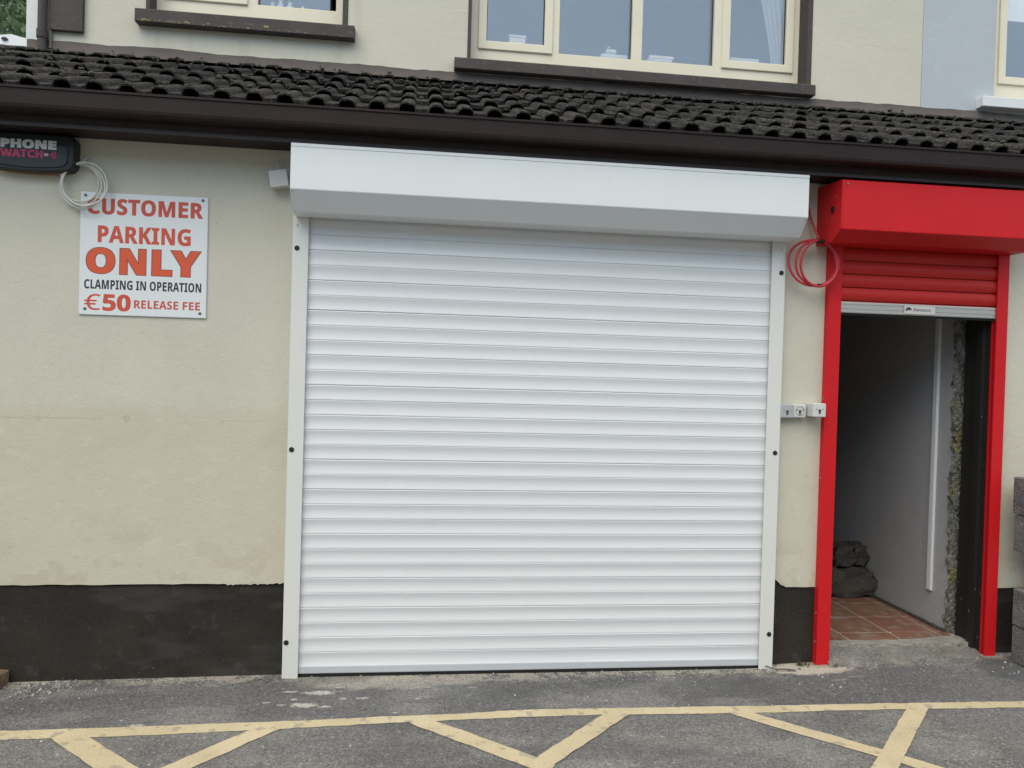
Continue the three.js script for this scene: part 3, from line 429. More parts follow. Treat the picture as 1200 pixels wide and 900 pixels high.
// ------------------------------------------------------------------ neighbouring house upstairs
{
  const N = thing('neighbour_house', 'pale blue-grey rendered house wall adjoining the cream building', 'house', [0, 0, 0]);
  mesh('wall', wallWithHoles(4.05, 9, 3.0, 5.9, [[4.60, 6.4, 3.6, 4.85]]), M.neighbour, N);
  const w = window_(N, 4.655, 6.36, 3.6, 4.85, -1.03, bays(3.755, [[4.69, 5.3, true], [5.36, 6.32, false]]));
  mesh('window_sill', rboxAt(4.465, 6.5, 3.522, 3.594, -1.02, -0.88, 0.006), M.whitePaint, w);
  mesh('blind', [rboxAt(4.66, 6.3, 4.25, 4.84, -1.112, -1.108, 0.001), rboxAt(4.66, 6.3, 4.235, 4.252, -1.115, -1.105, 0.003)], std({ color: [0.75, 0.77, 0.72], roughness: 0.9 }), w);
  mesh('room_wall', [boxAt(4.15, 9, 2.9, 3.0, -4.6, -1.21), boxAt(4.15, 9, 5.4, 5.5, -4.6, -1.21), boxAt(4.15, 9, 3.0, 5.4, -4.7, -4.6), boxAt(8.9, 9, 3, 5.4, -4.6, -1.21)], M.room, N);
  mesh('ground_floor_wall', boxAt(5.62, 9, -0.3, 3.0, -1.2, -0.95), M.neighbour, N);
}

// ------------------------------------------------------------------ white roller shutter
{
  const S = thing('roller_shutter', 'wide white closed roller shutter with sloped housing box', 'shutter', [0, 0, 0]);
  const P = 0.076, slatGeo = [0, 1, 2, 3].map((k) => {
    // concave face, small roll and groove at the joint; y runs down from 0 to -P
    const pr = [[0.0004, 0.0], [0.0010, -0.0014], [0.0028, -0.0030], [0.0036, -0.0052], [0.0032, -0.0078], [0.0021, -0.0092]];
    const c0 = -0.0098, c1 = -P + 0.0012; for (let i = 0; i <= 12; i++) { const t = i / 12; pr.push([0.0028 - 0.0043 * Math.sin(Math.PI * Math.pow(t, 0.92)) + 0.0012 * t, lerp(c0, c1, t)]); } pr.push([0.0028, -P + 0.0004], [0.0009, -P + 0.0001]);
    const nx = 24, pos = [], idx = [], n = pr.length; for (let i = 0; i <= nx; i++) { const x = 0.062 + 2.490 * i / nx, wv = 0.0009 * (fbm(x * 1.6 + k * 9, k * 3.1, 64, 351, 2) - 0.5), wy = 0.0012 * (fbm(x * 1.1 + k * 5, k * 2.2 + 9, 64, 352, 2) - 0.5); pr.forEach(([z, y]) => pos.push(x, y + wy, z + wv)); }
    for (let i = 0; i < nx; i++) for (let j = 0; j + 1 < n; j++) { const a = i * n + j, b = a + n; idx.push(a, a + 1, b, a + 1, b + 1, b); }
    const g = new THREE.BufferGeometry(); g.setAttribute('position', new THREE.Float32BufferAttribute(pos, 3)); g.setIndex(idx); g.computeVertexNormals();
    const uv = []; for (let i = 0; i < pos.length; i += 3) uv.push(pos[i] + k * 0.3, pos[i + 1] + k * 0.7); g.setAttribute('uv', new THREE.Float32BufferAttribute(uv, 2)); return g;
  });
  const r = rng(19); for (let i = -3; i <= 27; i++) { const m = mesh('slat', slatGeo[Math.floor(r() * 4)], M.slat, S); m.position.set(0, 2.18 - P * i + (r() - 0.5) * 0.0012, 0.024 + (r() - 0.5) * 0.0008); }
  mesh('bottom_bar', alongX([[0.014, 0.056], [0.033, 0.056], [0.034, 0.052], [0.033, 0.022], [0.031, 0.018], [0.014, 0.018]], 0.062, 2.552), std({ color: [0.55, 0.58, 0.61], roughness: 0.4, map: M.white.map }), S);
  mesh('rubber_seal', alongX([[0.016, 0.018], [0.030, 0.018], [0.029, -0.004], [0.017, -0.004]], 0.064, 2.55), M.rubber, S);
  for (const [s, x0, x1, yb, holes, sx] of [[1, 0.0, 0.078, -0.004, [[0.0225, 2.181], [0.0205, 1.164], [0.0175, 0.183]], 0.022], [-1, 2.613, 2.535, 0.0, [[2.591, 2.169], [2.589, 1.188], [2.589, 0.194]], 2.590]]) {
    const g = sub('guide_rail', S), i = x1, o = x0; // channel open towards the curtain
    mesh('channel', alongY(s > 0 ? [[o, 0], [o, 0.045], [i, 0.045], [i, 0.041], [o + 0.018, 0.041], [o + 0.018, 0.006], [i, 0.006], [i, 0]] : [[o, 0], [i, 0], [i, 0.006], [o - 0.018, 0.006], [o - 0.018, 0.041], [i, 0.041], [i, 0.045], [o, 0.045]], yb, 2.345), M.guideWhite, g);
    for (const [hx, hy] of holes) mesh('bolt_cap', new THREE.CylinderGeometry(0.0120, 0.0132, 0.0035, 24).rotateX(Math.PI / 2).translate(hx, hy, 0.0465), M.black, g);
    mesh('screw', disc(sx, 2.295, 0.0462, 0.0042, 0.003, 12), M.screw, g);
  }
  const H = sub('housing', S);
  mesh('cover', alongX([[0.0, 2.648], [0.243, 2.648], [0.248, 2.645], [0.25, 2.640], [0.25, 2.434], [0.2485, 2.430], [0.17, 2.343], [0.166, 2.3405], [0.05, 2.336], [0.05, 2.347], [0.0, 2.347]], 0.015, 2.627, 0.0015), M.white, H);
  mesh('top_lip', alongX([[0.2505, 2.632], [0.2523, 2.634], [0.2523, 2.6465], [0.249, 2.650], [0.10, 2.650], [0.10, 2.6485], [0.2505, 2.6485]], 0.016, 2.626), M.white, H);
  for (const [x, z, y] of [[0.026, 0.243, 2.4245], [2.617, 0.243, 2.4245], [0.03, 0.165, 2.343]]) mesh('rivet', new THREE.SphereGeometry(0.0042, 10, 8).translate(x, y, z), M.screw, H);
}
// ------------------------------------------------------------------ red roller shutter over the doorway
{
  const S = thing('door_shutter', 'red roller shutter raised above the open doorway', 'shutter', [0, 0, 0]);
  const H = sub('housing', S);
  const prof = [[0.0, 2.655], [0.245, 2.640], [0.25, 2.636], [0.25, 2.386], [0.2485, 2.382], [0.166, 2.334], [0.16, 2.331], [0.02, 2.331], [0.0, 2.331]];
  mesh('cover', alongX(prof, 2.818, 3.95, 0.0015), M.red, H);
  for (const [a, b] of [[2.808, 2.8165], [3.9515, 3.96]]) mesh('end_plate', alongX(prof.map(([z, y]) => [z > 0.2 ? z + 0.002 : z, y]), a, b, 0.0012), M.red, H);
  mesh('cable_hole', new THREE.CylinderGeometry(0.018, 0.018, 0.006, 20).rotateZ(Math.PI / 2).scale(1, 1.0, 1).translate(2.807, 2.50, 0.165), M.black, H);
  for (const [y, z] of [[2.455, 0.16], [2.56, 0.19]]) mesh('screw', new THREE.CylinderGeometry(0.006, 0.006, 0.005, 10).rotateZ(Math.PI / 2).translate(2.8065, y, z), M.screw, H);
  mesh('screw', [disc(2.838, 2.618, 0.252, 0.0055, 0.004, 12), disc(2.838, 2.618, 0.2545, 0.003, 0.003, 8)], M.screw, H);
  for (const [o, i, yb, s] of [[2.872, 2.948, 0.010, 1], [3.953, 3.886, 0.042, -1]]) {
    const g = sub('guide_rail', S);
    const gr = o + (i - o) * 0.6; mesh('channel', alongY(s > 0 ? [[o, -0.004], [o, 0.036], [i, 0.036], [i, 0.026], [gr, 0.026], [gr, 0.004], [i, 0.004], [i, -0.004]] : [[o, -0.004], [i, -0.004], [i, 0.004], [gr, 0.004], [gr, 0.026], [i, 0.026], [i, 0.036], [o, 0.036]], yb, 2.33), M.red, g);
    if (s > 0) for (const [y, x] of [[0.30, o - 0.001], [1.49, o - 0.001], [1.05, o - 0.001], [0.14, o - 0.001]]) mesh('screw', new THREE.SphereGeometry(0.006, 8, 6).scale(0.6, 1, 1).translate(x, y, 0.018), M.screw, g);
    else for (const y of [1.45, 0.62, 2.02]) mesh('screw', new THREE.SphereGeometry(0.006, 8, 6).scale(0.6, 1, 1).translate(o + 0.001, y, 0.018), M.screw, g);
  }
  const P = 0.0735, pr = []; for (let i = 0; i <= 10; i++) { const t = i / 10; pr.push([0.026 + 0.013 * Math.sin(Math.PI * (0.10 + 0.84 * t)) , -P * 0.87 * t]); } pr.push([0.016, -P * 0.885], [0.016, -P * 0.93], [0.022, -P * 0.94], [0.022, -P * 0.985], [0.016, -P]); pr.push([0.012, -P], [0.012, 0]);
  const geo = alongX(pr, 2.92, 3.915);
  for (let i = 0; i < 6; i++) { const m = mesh('slat', geo, M.redSlat, S); m.position.set(0, 2.032 + P * (i + 1), -0.0145); }
  const bar = sub('bottom_bar', S, [0, 0, -0.017]);
  mesh('rail', alongX([[0.016, 2.031], [0.040, 2.031], [0.042, 2.027], [0.042, 2.018], [0.039, 2.016], [0.039, 2.013], [0.042, 2.011], [0.042, 1.993], [0.039, 1.991], [0.039, 1.988], [0.042, 1.986], [0.042, 1.974], [0.040, 1.970], [0.016, 1.970]], 2.92, 3.915), M.alu, bar);
  mesh('rubber_seal', alongX([[0.02, 1.970], [0.036, 1.970], [0.034, 1.958], [0.022, 1.958]], 2.922, 3.913), M.rubber, bar);
  const c = document.createElement('canvas'); c.width = 512; c.height = 128; const x = c.getContext('2d'); x.fillStyle = '#cfccc6'; x.fillRect(0, 0, 512, 128); x.fillStyle = '#3a3d42';
  x.beginPath(); x.moveTo(20, 78); x.quadraticCurveTo(30, 22, 75, 24); x.quadraticCurveTo(118, 30, 122, 80); x.lineTo(100, 64); x.lineTo(84, 84); x.lineTo(66, 62); x.lineTo(46, 84); x.closePath(); x.fill();
  x.font = 'italic bold 66px sans-serif'; x.fillText('Denmore', 140, 86, 350);
  const t = new THREE.CanvasTexture(c); t.colorSpace = THREE.SRGBColorSpace;
  mesh('maker_plate', new THREE.BoxGeometry(0.185, 0.046, 0.003).translate(3.42, 2.0, 0.0445), std({ map: t, roughness: 0.5 }), bar);
}

// ------------------------------------------------------------------ things on the wall
function fit(x, s, x0, x1, y0, y1, font, fill, stroke, lw) {
  x.save(); x.font = font; x.textBaseline = 'alphabetic'; const m = x.measureText(s), w = m.actualBoundingBoxRight + m.actualBoundingBoxLeft, h = m.actualBoundingBoxAscent + m.actualBoundingBoxDescent;
  x.translate(x0, y0); x.scale((x1 - x0) / w, (y1 - y0) / h); x.translate(m.actualBoundingBoxLeft, m.actualBoundingBoxAscent); x.fillStyle = fill; x.strokeStyle = stroke || fill; x.lineWidth = lw || 0; x.lineJoin = 'miter'; if (lw) x.strokeText(s, 0, 0); x.fillText(s, 0, 0); x.restore();
}
{
  const c = document.createElement('canvas'); c.width = c.height = 1024; const x = c.getContext('2d'); x.fillStyle = '#dfe3e4'; x.fillRect(0, 0, 1024, 1024);
  const f = 'bold 200px sans-serif', W = 1024;
  fit(x, 'CUSTOMER', 0.05 * W, 0.962 * W, 0.043 * W, 0.172 * W, f, '#c4513f', '#c4513f', 7);
  fit(x, 'PARKING', 0.137 * W, 0.868 * W, 0.267 * W, 0.405 * W, f, '#cb5640', '#cb5640', 6);
  for (const [c1, a, b] of [['O', 0.045, 0.277], ['N', 0.308, 0.521], ['L', 0.562, 0.728], ['Y', 0.718, 0.950]]) { fit(x, c1, (a + 0.012) * W, (b - 0.012) * W, 0.456 * W, 0.656 * W, f, '#d75a38', '#6e3a30', 17); fit(x, c1, (a + 0.012) * W, (b - 0.012) * W, 0.456 * W, 0.656 * W, f, '#d75a38', '#d75a38', 10); }
  fit(x, 'CLAMPING IN OPERATION', 0.036 * W, 0.962 * W, 0.714 * W, 0.79 * W, f, '#2b3338', '#2b3338', 4);
  fit(x, '€', 0.04 * W, 0.168 * W, 0.832 * W, 0.966 * W, '200px sans-serif', '#c9543f'); fit(x, '50', 0.185 * W, 0.40 * W, 0.832 * W, 0.966 * W, f, '#c9543f', '#c9543f', 8);
  fit(x, 'RELEASE FEE', 0.43 * W, 0.955 * W, 0.872 * W, 0.94 * W, f, '#c4564a', '#c4564a', 3);
  const t = new THREE.CanvasTexture(c); t.colorSpace = THREE.SRGBColorSpace; t.anisotropy = 8;
  const S = thing('parking_sign', 'square white customer parking sign with red and black lettering', 'sign', [-0.722, 2.113, 0.002]);
  S.rotation.z = 0.002;
  mesh('board', rboxAt(-0.302, 0.302, -0.302, 0.302, 0, 0.006, 0.002), std({ color: [0.74, 0.76, 0.77], roughness: 0.45 }), S);
  mesh('print', new THREE.PlaneGeometry(0.598, 0.598).translate(0, 0, 0.0066), std({ map: t, roughness: 0.42 }), S);
  for (const [a, b] of [[-0.278, 0.285], [0.276, 0.287], [-0.272, -0.272], [0.272, -0.277]]) mesh('screw', new THREE.SphereGeometry(0.0075, 12, 8).scale(1, 1, 0.5).translate(a, b, 0.008), std({ color: [0.16, 0.17, 0.15], roughness: 0.5, metalness: 0.5 }), S);
}
{ // alarm siren box
  const A = thing('alarm_box', 'dark alarm siren box with white and pink lettering under the eaves', 'alarm box', [-1.232, 2.578, 0.0]);
  const sh = (w, h, r, dip) => { const s = new THREE.Shape(); s.moveTo(-w + r, h); s.lineTo(w - r, h); s.quadraticCurveTo(w, h, w, h - r); s.lineTo(w * 0.985, -h + r + 0.012); s.quadraticCurveTo(w * 0.97, -h + 0.012, w - r * 1.2, -h + 0.008); s.quadraticCurveTo(0, -h - dip, -w + r * 1.2, -h + 0.008); s.quadraticCurveTo(-w * 0.97, -h + 0.012, -w * 0.985, -h + r + 0.012); s.lineTo(-w, h - r); s.quadraticCurveTo(-w, h, -w + r, h); return s; };
  mesh('body', uvm(new THREE.ExtrudeGeometry(sh(0.192, 0.083, 0.03, 0.012), { depth: 0.05, bevelEnabled: true, bevelSize: 0.008, bevelThickness: 0.014, bevelSegments: 4, curveSegments: 12 })), std({ color: [0.010, 0.013, 0.015], roughness: 0.38 }), A);
  mesh('strobe_lens', uvm(new THREE.ExtrudeGeometry(sh(0.145, 0.010, 0.008, 0.006), { depth: 0.03, bevelEnabled: false }).translate(0, -0.088, 0.012)), std({ color: [0.20, 0.07, 0.015], roughness: 0.3 }), A);
  mesh('face_plate', uvm(new THREE.ExtrudeGeometry(sh(0.168, 0.054, 0.03, 0.010), { depth: 0.004, bevelEnabled: true, bevelSize: 0.003, bevelThickness: 0.002, bevelSegments: 2, curveSegments: 12 }).translate(0, -0.016, 0.064)), std({ color: [0.022, 0.028, 0.033], roughness: 0.4 }), A);
  const c = document.createElement('canvas'); c.width = 1024; c.height = 512; const x = c.getContext('2d'); x.clearRect(0, 0, 1024, 512);
  fit(x, 'PHONE', 30, 965, 20, 220, 'bold 200px sans-serif', '#d3d8d8', '#d3d8d8', 20); fit(x, 'WATCH', 20, 740, 265, 450, 'bold 200px sans-serif', '#c43c63', '#c43c63', 12);
  x.fillStyle = '#c9a2ad'; x.fillRect(765, 325, 75, 75); x.strokeStyle = '#c43c63'; x.lineWidth = 20; for (const q of [60, 100, 140]) { x.beginPath(); x.arc(830, 362, q, -0.75, 0.75); x.stroke(); }
  const t = new THREE.CanvasTexture(c); t.colorSpace = THREE.SRGBColorSpace;
  mesh('lettering', new THREE.PlaneGeometry(0.268, 0.098).translate(-0.002, 0.010, 0.0712), new THREE.MeshStandardMaterial({ map: t, roughness: 0.4, transparent: true, alphaTest: 0.4 }), A);
}
const loop = (cx, cy, z, rx, ry, o, n = 40, ph = 0) => { const p = []; for (let i = 0; i < n; i++) { const a = i / n * Math.PI * 2 + ph; p.push([cx + rx * Math.cos(a) * (1 + 0.02 * Math.sin(3 * a + o)), cy + ry * Math.sin(a) * (1 + 0.02 * Math.cos(2 * a + o)), z + 0.004 * Math.sin(2 * a + o)]); } return p; };
{
  const C = thing('white_cable_coil', 'coil of thin white cable hanging below the alarm box', 'cable coil', [-1.0, 2.445, 0]);
  const mt = std({ color: [0.62, 0.62, 0.57], roughness: 0.5 });
  [[-0.020, 0.006, 0.024, 0.086, 0.092, 0], [-0.012, -0.003, 0.032, 0.094, 0.099, 1.5], [-0.002, -0.012, 0.040, 0.103, 0.106, 3], [0.010, -0.004, 0.048, 0.104, 0.104, 4.4]].forEach(([a, b, z, rx, ry, o]) => mesh('cable_turn', tube(loop(a, b, z, rx, ry, o), 0.0046, 90, 8, true), mt, C));
  mesh('loose_end', tube([[-0.01, 0.10, 0.04], [0.0, 0.125, 0.02], [0.022, 0.15, 0.006], [0.026, 0.155, -0.002]], 0.0032, 16, 8), mt, C);
  mesh('black_tie', [uvm(new THREE.TorusGeometry(0.012, 0.005, 8, 18).rotateY(Math.PI / 2).scale(1.6, 1.3, 1.6).translate(-0.035, 0.097, 0.034)), uvm(new THREE.BoxGeometry(0.028, 0.018, 0.012).translate(-0.034, 0.105, 0.046))], M.black, C);
  mesh('white_tape', uvm(new THREE.CylinderGeometry(0.0095, 0.0095, 0.03, 14).rotateZ(0.45).translate(-0.104, 0.045, 0.03)), mt, C);
}
{
  const J = thing('junction_box', 'small white junction box tilted beside the white shutter housing', 'junction box', [-0.072, 2.52, 0.012]);
  J.rotation.z = 0.16; mesh('box', rboxAt(-0.044, 0.044, -0.042, 0.042, 0, 0.05, 0.006, 3), std({ color: [0.52, 0.52, 0.5], roughness: 0.5 }), J); mesh('lid', rboxAt(-0.0445, 0.0445, -0.0425, 0.0425, 0.0505, 0.058, 0.004, 3), std({ color: [0.56, 0.56, 0.54], roughness: 0.45 }), J);
  for (const [a, b] of [[0.006, 0.0], [0.014, 0.012]]) mesh('wire', tube([[a, 0.04, 0.03], [a - 0.012, 0.062, 0.03], [a + b * 0.6, 0.088, 0.018], [a + b, 0.104, -0.012]], 0.0024, 16, 6), std({ color: [0.62, 0.62, 0.58] }), J);
  mesh('gland', uvm(new THREE.CylinderGeometry(0.008, 0.008, 0.012, 12).translate(-0.022, 0.046, 0.025)), std({ color: [0.45, 0.45, 0.43] }), J);
}
{
  const C = thing('red_cable_coil', 'coil of red cable hanging beside the red shutter post', 'cable coil', [2.762, 2.228, 0]);
  const mt = std({ color: [0.50, 0.03, 0.045], roughness: 0.45 });
  [[-0.002, 0.0, 0.068, 0.142, 0.126, 0], [0.012, -0.002, 0.078, 0.122, 0.118, 1.9], [0.022, -0.004, 0.086, 0.104, 0.122, 3.3]].forEach(([a, b, z, rx, ry, o]) => mesh('cable_turn', tube(loop(a, b, z, rx, ry, o), 0.0070, 100, 8, true), mt, C));
  mesh('supply_cable', tube([[0.026, 0.118, 0.075], [0.010, 0.19, 0.05], [-0.004, 0.25, 0.03], [-0.016, 0.32, 0.015], [-0.020, 0.345, -0.004]], 0.0068, 30, 8), mt, C);
  mesh('tape', [uvm(new THREE.CylinderGeometry(0.013, 0.013, 0.03, 14).rotateZ(Math.PI / 2 - 0.2).scale(1, 1, 1.5).translate(0.028, 0.118, 0.077)), uvm(new THREE.CylinderGeometry(0.010, 0.010, 0.022, 14).rotateZ(Math.PI / 2 - 0.05).scale(1, 1, 1.4).translate(0.032, -0.122, 0.078))], M.black, C);
}
function keySwitch(label, x0, x1, y0, y1, z, col, round) {
  const K = thing('key_switch', label, 'key switch', [(x0 + x1) / 2, (y0 + y1) / 2, 0]), w = (x1 - x0) / 2, h = (y1 - y0) / 2, mt = std({ color: col, roughness: 0.45 }), dk = std({ color: [0.05, 0.055, 0.06], roughness: 0.5 });
  mesh('housing', rboxAt(-w, w, -h, h, 0.001, z, 0.005, 3), mt, K);
  if (round) mesh('bezel', new THREE.TorusGeometry(0.024, 0.0016, 8, 32).translate(0, 0, z + 0.0005), std({ color: [0.3, 0.31, 0.31], roughness: 0.5 }), K);
  mesh('lock_barrel', [uvm(disc(0, -0.002, z + 0.001, 0.0075, 0.004)), uvm(new THREE.BoxGeometry(0.008, 0.022, 0.003).translate(0, -0.008, z + 0.001))], dk, K);
  mesh('direction_mark', [1, -1].map((s) => { const q = new THREE.Shape([[0, 0], [0.011 * s, 0.005], [0.011 * s, -0.004]].map((p) => new THREE.Vector2(...p))); return uvm(new THREE.ExtrudeGeometry(q, { depth: 0.0008, bevelEnabled: false }).translate(0.011 * s, 0.006, z)); }), std({ color: round ? [0.06, 0.06, 0.07] : [0.33, 0.34, 0.36] }), K);
}
keySwitch('grey key switch box against the right rail of the white shutter', 2.612, 2.686, 1.381, 1.455, 0.05, [0.40, 0.42, 0.44], false);
keySwitch('white key switch box with a round lock ring, joined to the grey one', 2.6875, 2.760, 1.384, 1.457, 0.046, [0.60, 0.60, 0.57], true);
keySwitch('white key switch box against the red doorway post', 2.772, 2.845, 1.392, 1.466, 0.10, [0.62, 0.62, 0.60], false);

// ------------------------------------------------------------------ loose things on the ground
function roughBlock(w, h, d, s, amp) {
  const g = new RoundedBoxGeometry(w, h, d, 3, 0.008), p = g.attributes.position;
  for (let i = 0; i < p.count; i++) { const X = p.getX(i), Y = p.getY(i), Z = p.getZ(i), f = (o) => (vn(X * 30 + s * 5 + o, Y * 30 + Z * 23 + s, 512, 360) - 0.5) * amp; p.setXYZ(i, X + f(1), Y + f(4), Z + f(8)); }
  return uvm(g, 1, s * 0.41, s * 0.17);
}
{
  const h = 0.2005, b0 = 0.05; let k = 0;
  for (const [course, x, dz, label] of [[0, 3.988, 0, 'bottom grey concrete block of the stack beside the red doorway'], [1, 3.982, 0.004, 'grey concrete block second from the bottom of the stack'], [2, 4.10, -0.004, 'grey concrete block in the middle of the stack, set back from the others'], [3, 3.974, 0.002, 'grey concrete block second from the top of the stack'], [4, 3.968, -0.006, 'topmost grey concrete block of the stack beside the doorway']]) {
    const g = thing('concrete_block', label, 'block', [x + 0.22, b0 + course * (h + 0.007), 0.165 + dz], 'concrete blocks stacked beside the doorway'); mesh('body', roughBlock(0.44, h + 0.003, 0.11, ++k, 0.006).translate(0, (h + 0.003) / 2, 0), M.concrete, g);
  }
}
{ const b = thing('brick', 'weathered brown brick lying on the asphalt against the black base', 'brick', [-1.375, -0.016, 0.10]); b.rotation.y = -0.10; mesh('body', roughBlock(0.105, 0.072, 0.215, 9, 0.010).translate(0, 0.036, 0), M.brick, b); }
{ const s = thing('metal_strip', 'bent dark metal strip lying by the right rail of the white shutter', 'strip', [2.66, 0.012, 0.085]); mesh('body', tube([[-0.09, 0.012, -0.03], [-0.05, 0.006, 0.0], [0.0, 0.008, 0.012], [0.06, 0.004, 0.018]], 0.004, 24, 6), std({ color: [0.09, 0.085, 0.075], roughness: 0.7 }), s); }
// loose stones and grit
{
  const r = rng(303), g = new THREE.IcosahedronGeometry(1, 0), N = 900, im = new THREE.InstancedMesh(g, std({ color: [1, 1, 1], roughness: 0.95 }), N), m4 = new THREE.Matrix4(), q = new THREE.Quaternion(), col = new THREE.Color();
  for (let i = 0; i < N; i++) {
    let x, z, s; const t = r();
    if (t < 0.16) { x = -1.23 + r() * 0.24; z = 0.02 + r() * 0.18 - Math.max(0, x + 1.15) * 0.5; s = 0.003 + r() * 0.006; } else if (t < 0.55) { x = -1.3 + r() * 5.4; z = 0.02 + r() * r() * 0.3; s = 0.0015 + r() * r() * 0.006; } else if (t < 0.7) { x = 2.6 + r() * 1.5; z = 0.05 + r() * 0.35; s = 0.002 + r() * r() * 0.008; } else { x = -1.5 + r() * 6; z = 0.05 + r() * 1.6; s = 0.0015 + r() * r() * 0.005; }
    q.setFromEuler(new THREE.Euler(r() * 6, r() * 6, r() * 6)); m4.compose(new THREE.Vector3(x, hG(x, z) + s * 0.4, Math.max(z, 0.012)), q, new THREE.Vector3(s * (0.8 + r()), s * 0.7, s * (0.8 + r() * 0.6))); im.setMatrixAt(i, m4);
    const v = 0.14 + r() * r() * 0.5; im.setColorAt(i, col.setRGB(v, v * 0.97, v * 0.90));
  }
  im.name = 'loose_grit'; im.castShadow = im.receiveShadow = true; im.userData = { kind: 'stuff', label: 'pale grit and small stones scattered over the asphalt', category: 'grit' }; scene.add(im);
}
{ // weeds at the foot of the red post
  const mt = std({ color: [0.07, 0.075, 0.03], roughness: 0.9 });
  for (const [x, z, n, label, s] of [[2.80, 0.012, 34, 'small withered weed tuft between the black base and red post', 1], [2.962, 0.06, 12, 'tiny weed sprouting at the inner foot of the red post', 0.7]]) {
    const r = rng(n), gs = []; for (let i = 0; i < n; i++) { const a = r() * 6.28, l = (0.012 + r() * 0.022) * s, g = new THREE.PlaneGeometry(0.006, l, 1, 3).translate(0, l / 2, 0), p = g.attributes.position; for (let k = 0; k < p.count; k++) { const y = p.getY(k) / l; p.setX(k, p.getX(k) * (1 - y * 0.8)); p.setZ(k, y * y * l * 0.5); } gs.push(g.rotateX(0.5 * r()).rotateY(a).translate((r() - 0.5) * 0.07 * s, 0, r() * 0.03)); }
    const w = thing('weed_tuft', label, 'weed', [x, hG(x, z), z]); mesh('leaves', gs, mt, w);
  }
}
// ------------------------------------------------------------------ things on the window sills indoors
{
  const pale = std({ color: [0.52, 0.53, 0.52], roughness: 0.8 }), card = std({ color: [0.62, 0.56, 0.48], roughness: 0.9 });
  const a = thing('storage_box', 'small pale storage box on the sill behind the left pane', 'box', [1.25, 3.745, -1.2]); mesh('body', rboxAt(-0.055, 0.055, 0, 0.105, -0.05, 0.04, 0.004), card, a); mesh('lid', rboxAt(-0.058, 0.058, 0.105, 0.122, -0.053, 0.043, 0.003), pale, a);
  const b = thing('folded_towels', 'stack of folded white towels behind the second pane', 'towels', [1.94, 3.72, -1.2]); [[0.11, 0.0, 0.035], [0.105, 0.036, 0.033], [0.055, 0.070, 0.032], [0.035, 0.102, 0.02]].forEach(([w, y, h], i) => mesh('towel', rboxAt(-w - 0.01 * i, w - 0.03 * i, y, y + h, -0.06, 0.05, 0.012, 3), pale, b));
  const c = thing('paper_stack', 'low pale stack of papers behind the third pane', 'papers', [2.25, 3.72, -1.2]); for (let i = 0; i < 4; i++) mesh('booklet', rboxAt(-0.09 + 0.004 * (i % 2), 0.09 - 0.006 * (i % 3), i * 0.021, i * 0.021 + 0.019, -0.06, 0.05, 0.003), i % 2 ? card : pale, c);
  const d = thing('shallow_tray', 'shallow white tray on the sill behind the right pane', 'tray', [2.85, 3.745, -1.2]); mesh('base', rboxAt(-0.10, 0.10, 0, 0.012, -0.06, 0.05, 0.004), pale, d); mesh('rim', [rboxAt(-0.105, 0.105, 0.01, 0.085, 0.044, 0.054, 0.003), rboxAt(-0.105, -0.095, 0.01, 0.085, -0.06, 0.043, 0.003), rboxAt(0.095, 0.105, 0.01, 0.085, -0.06, 0.043, 0.003), rboxAt(-0.105, 0.105, 0.01, 0.085, -0.07, -0.061, 0.003)], pale, d);
  mesh('inner_sill', [boxAt(0.6, 3.9, 3.68, 3.718, -1.34, -1.135)], std({ color: [0.6, 0.6, 0.57], roughness: 0.6 }), winA);
  // tied curtain
  const cu = thing('curtain', 'pale curtain gathered to the side behind the right pane', 'curtain', [3.13, 3.6, -1.26]), nx = 60, ny = 20, g = new THREE.PlaneGeometry(1, 1, nx, ny), p = g.attributes.position;
  for (let i = 0; i < p.count; i++) { const u = p.getX(i) + 0.5, y = (p.getY(i) + 0.5) * 1.3, w = 0.03 + 0.20 * sst(0.1, 1.3, y); p.setXYZ(i, -w + u * (w + 0.10), y, 0.022 * Math.sin(u * 34 + 0.6 * y) + 0.008 * Math.sin(u * 71)); } g.computeVertexNormals();
  mesh('cloth', g, new THREE.MeshPhysicalMaterial({ color: new THREE.Color(0.72, 0.76, 0.76), roughness: 1, transmission: 0.35, thickness: 0, side: THREE.DoubleSide }), cu);
  // bottles behind the small window
  [[-0.36, 0.06, 0.020], [-0.31, 0.085, 0.018], [-0.25, 0.07, 0.022], [-0.17, 0.05, 0.02]].forEach(([x, h, rr], i) => { const t = thing('toiletry_bottle', ['short white bottle nearest the mullion of the small window', 'tall white bottle behind the small window', 'wide white bottle behind the small window', 'low white pot standing alone behind the small window'][i], 'bottle', [x, 3.88, -1.17]); mesh('body', new THREE.LatheGeometry([[0, 0], [rr, 0.002], [rr, h * 0.7], [rr * 0.5, h * 0.85], [rr * 0.5, h * 0.9], [0, h * 0.9]].map((q) => new THREE.Vector2(...q)), 20), pale, t); mesh('cap', new THREE.CylinderGeometry(rr * 0.55, rr * 0.55, h * 0.25, 16).translate(0, h, 0), pale, t); });
  mesh('inner_sill', [boxAt(-1.3, 0.4, 3.84, 3.878, -1.34, -1.135)], std({ color: [0.6, 0.6, 0.57], roughness: 0.6 }), winB);
}
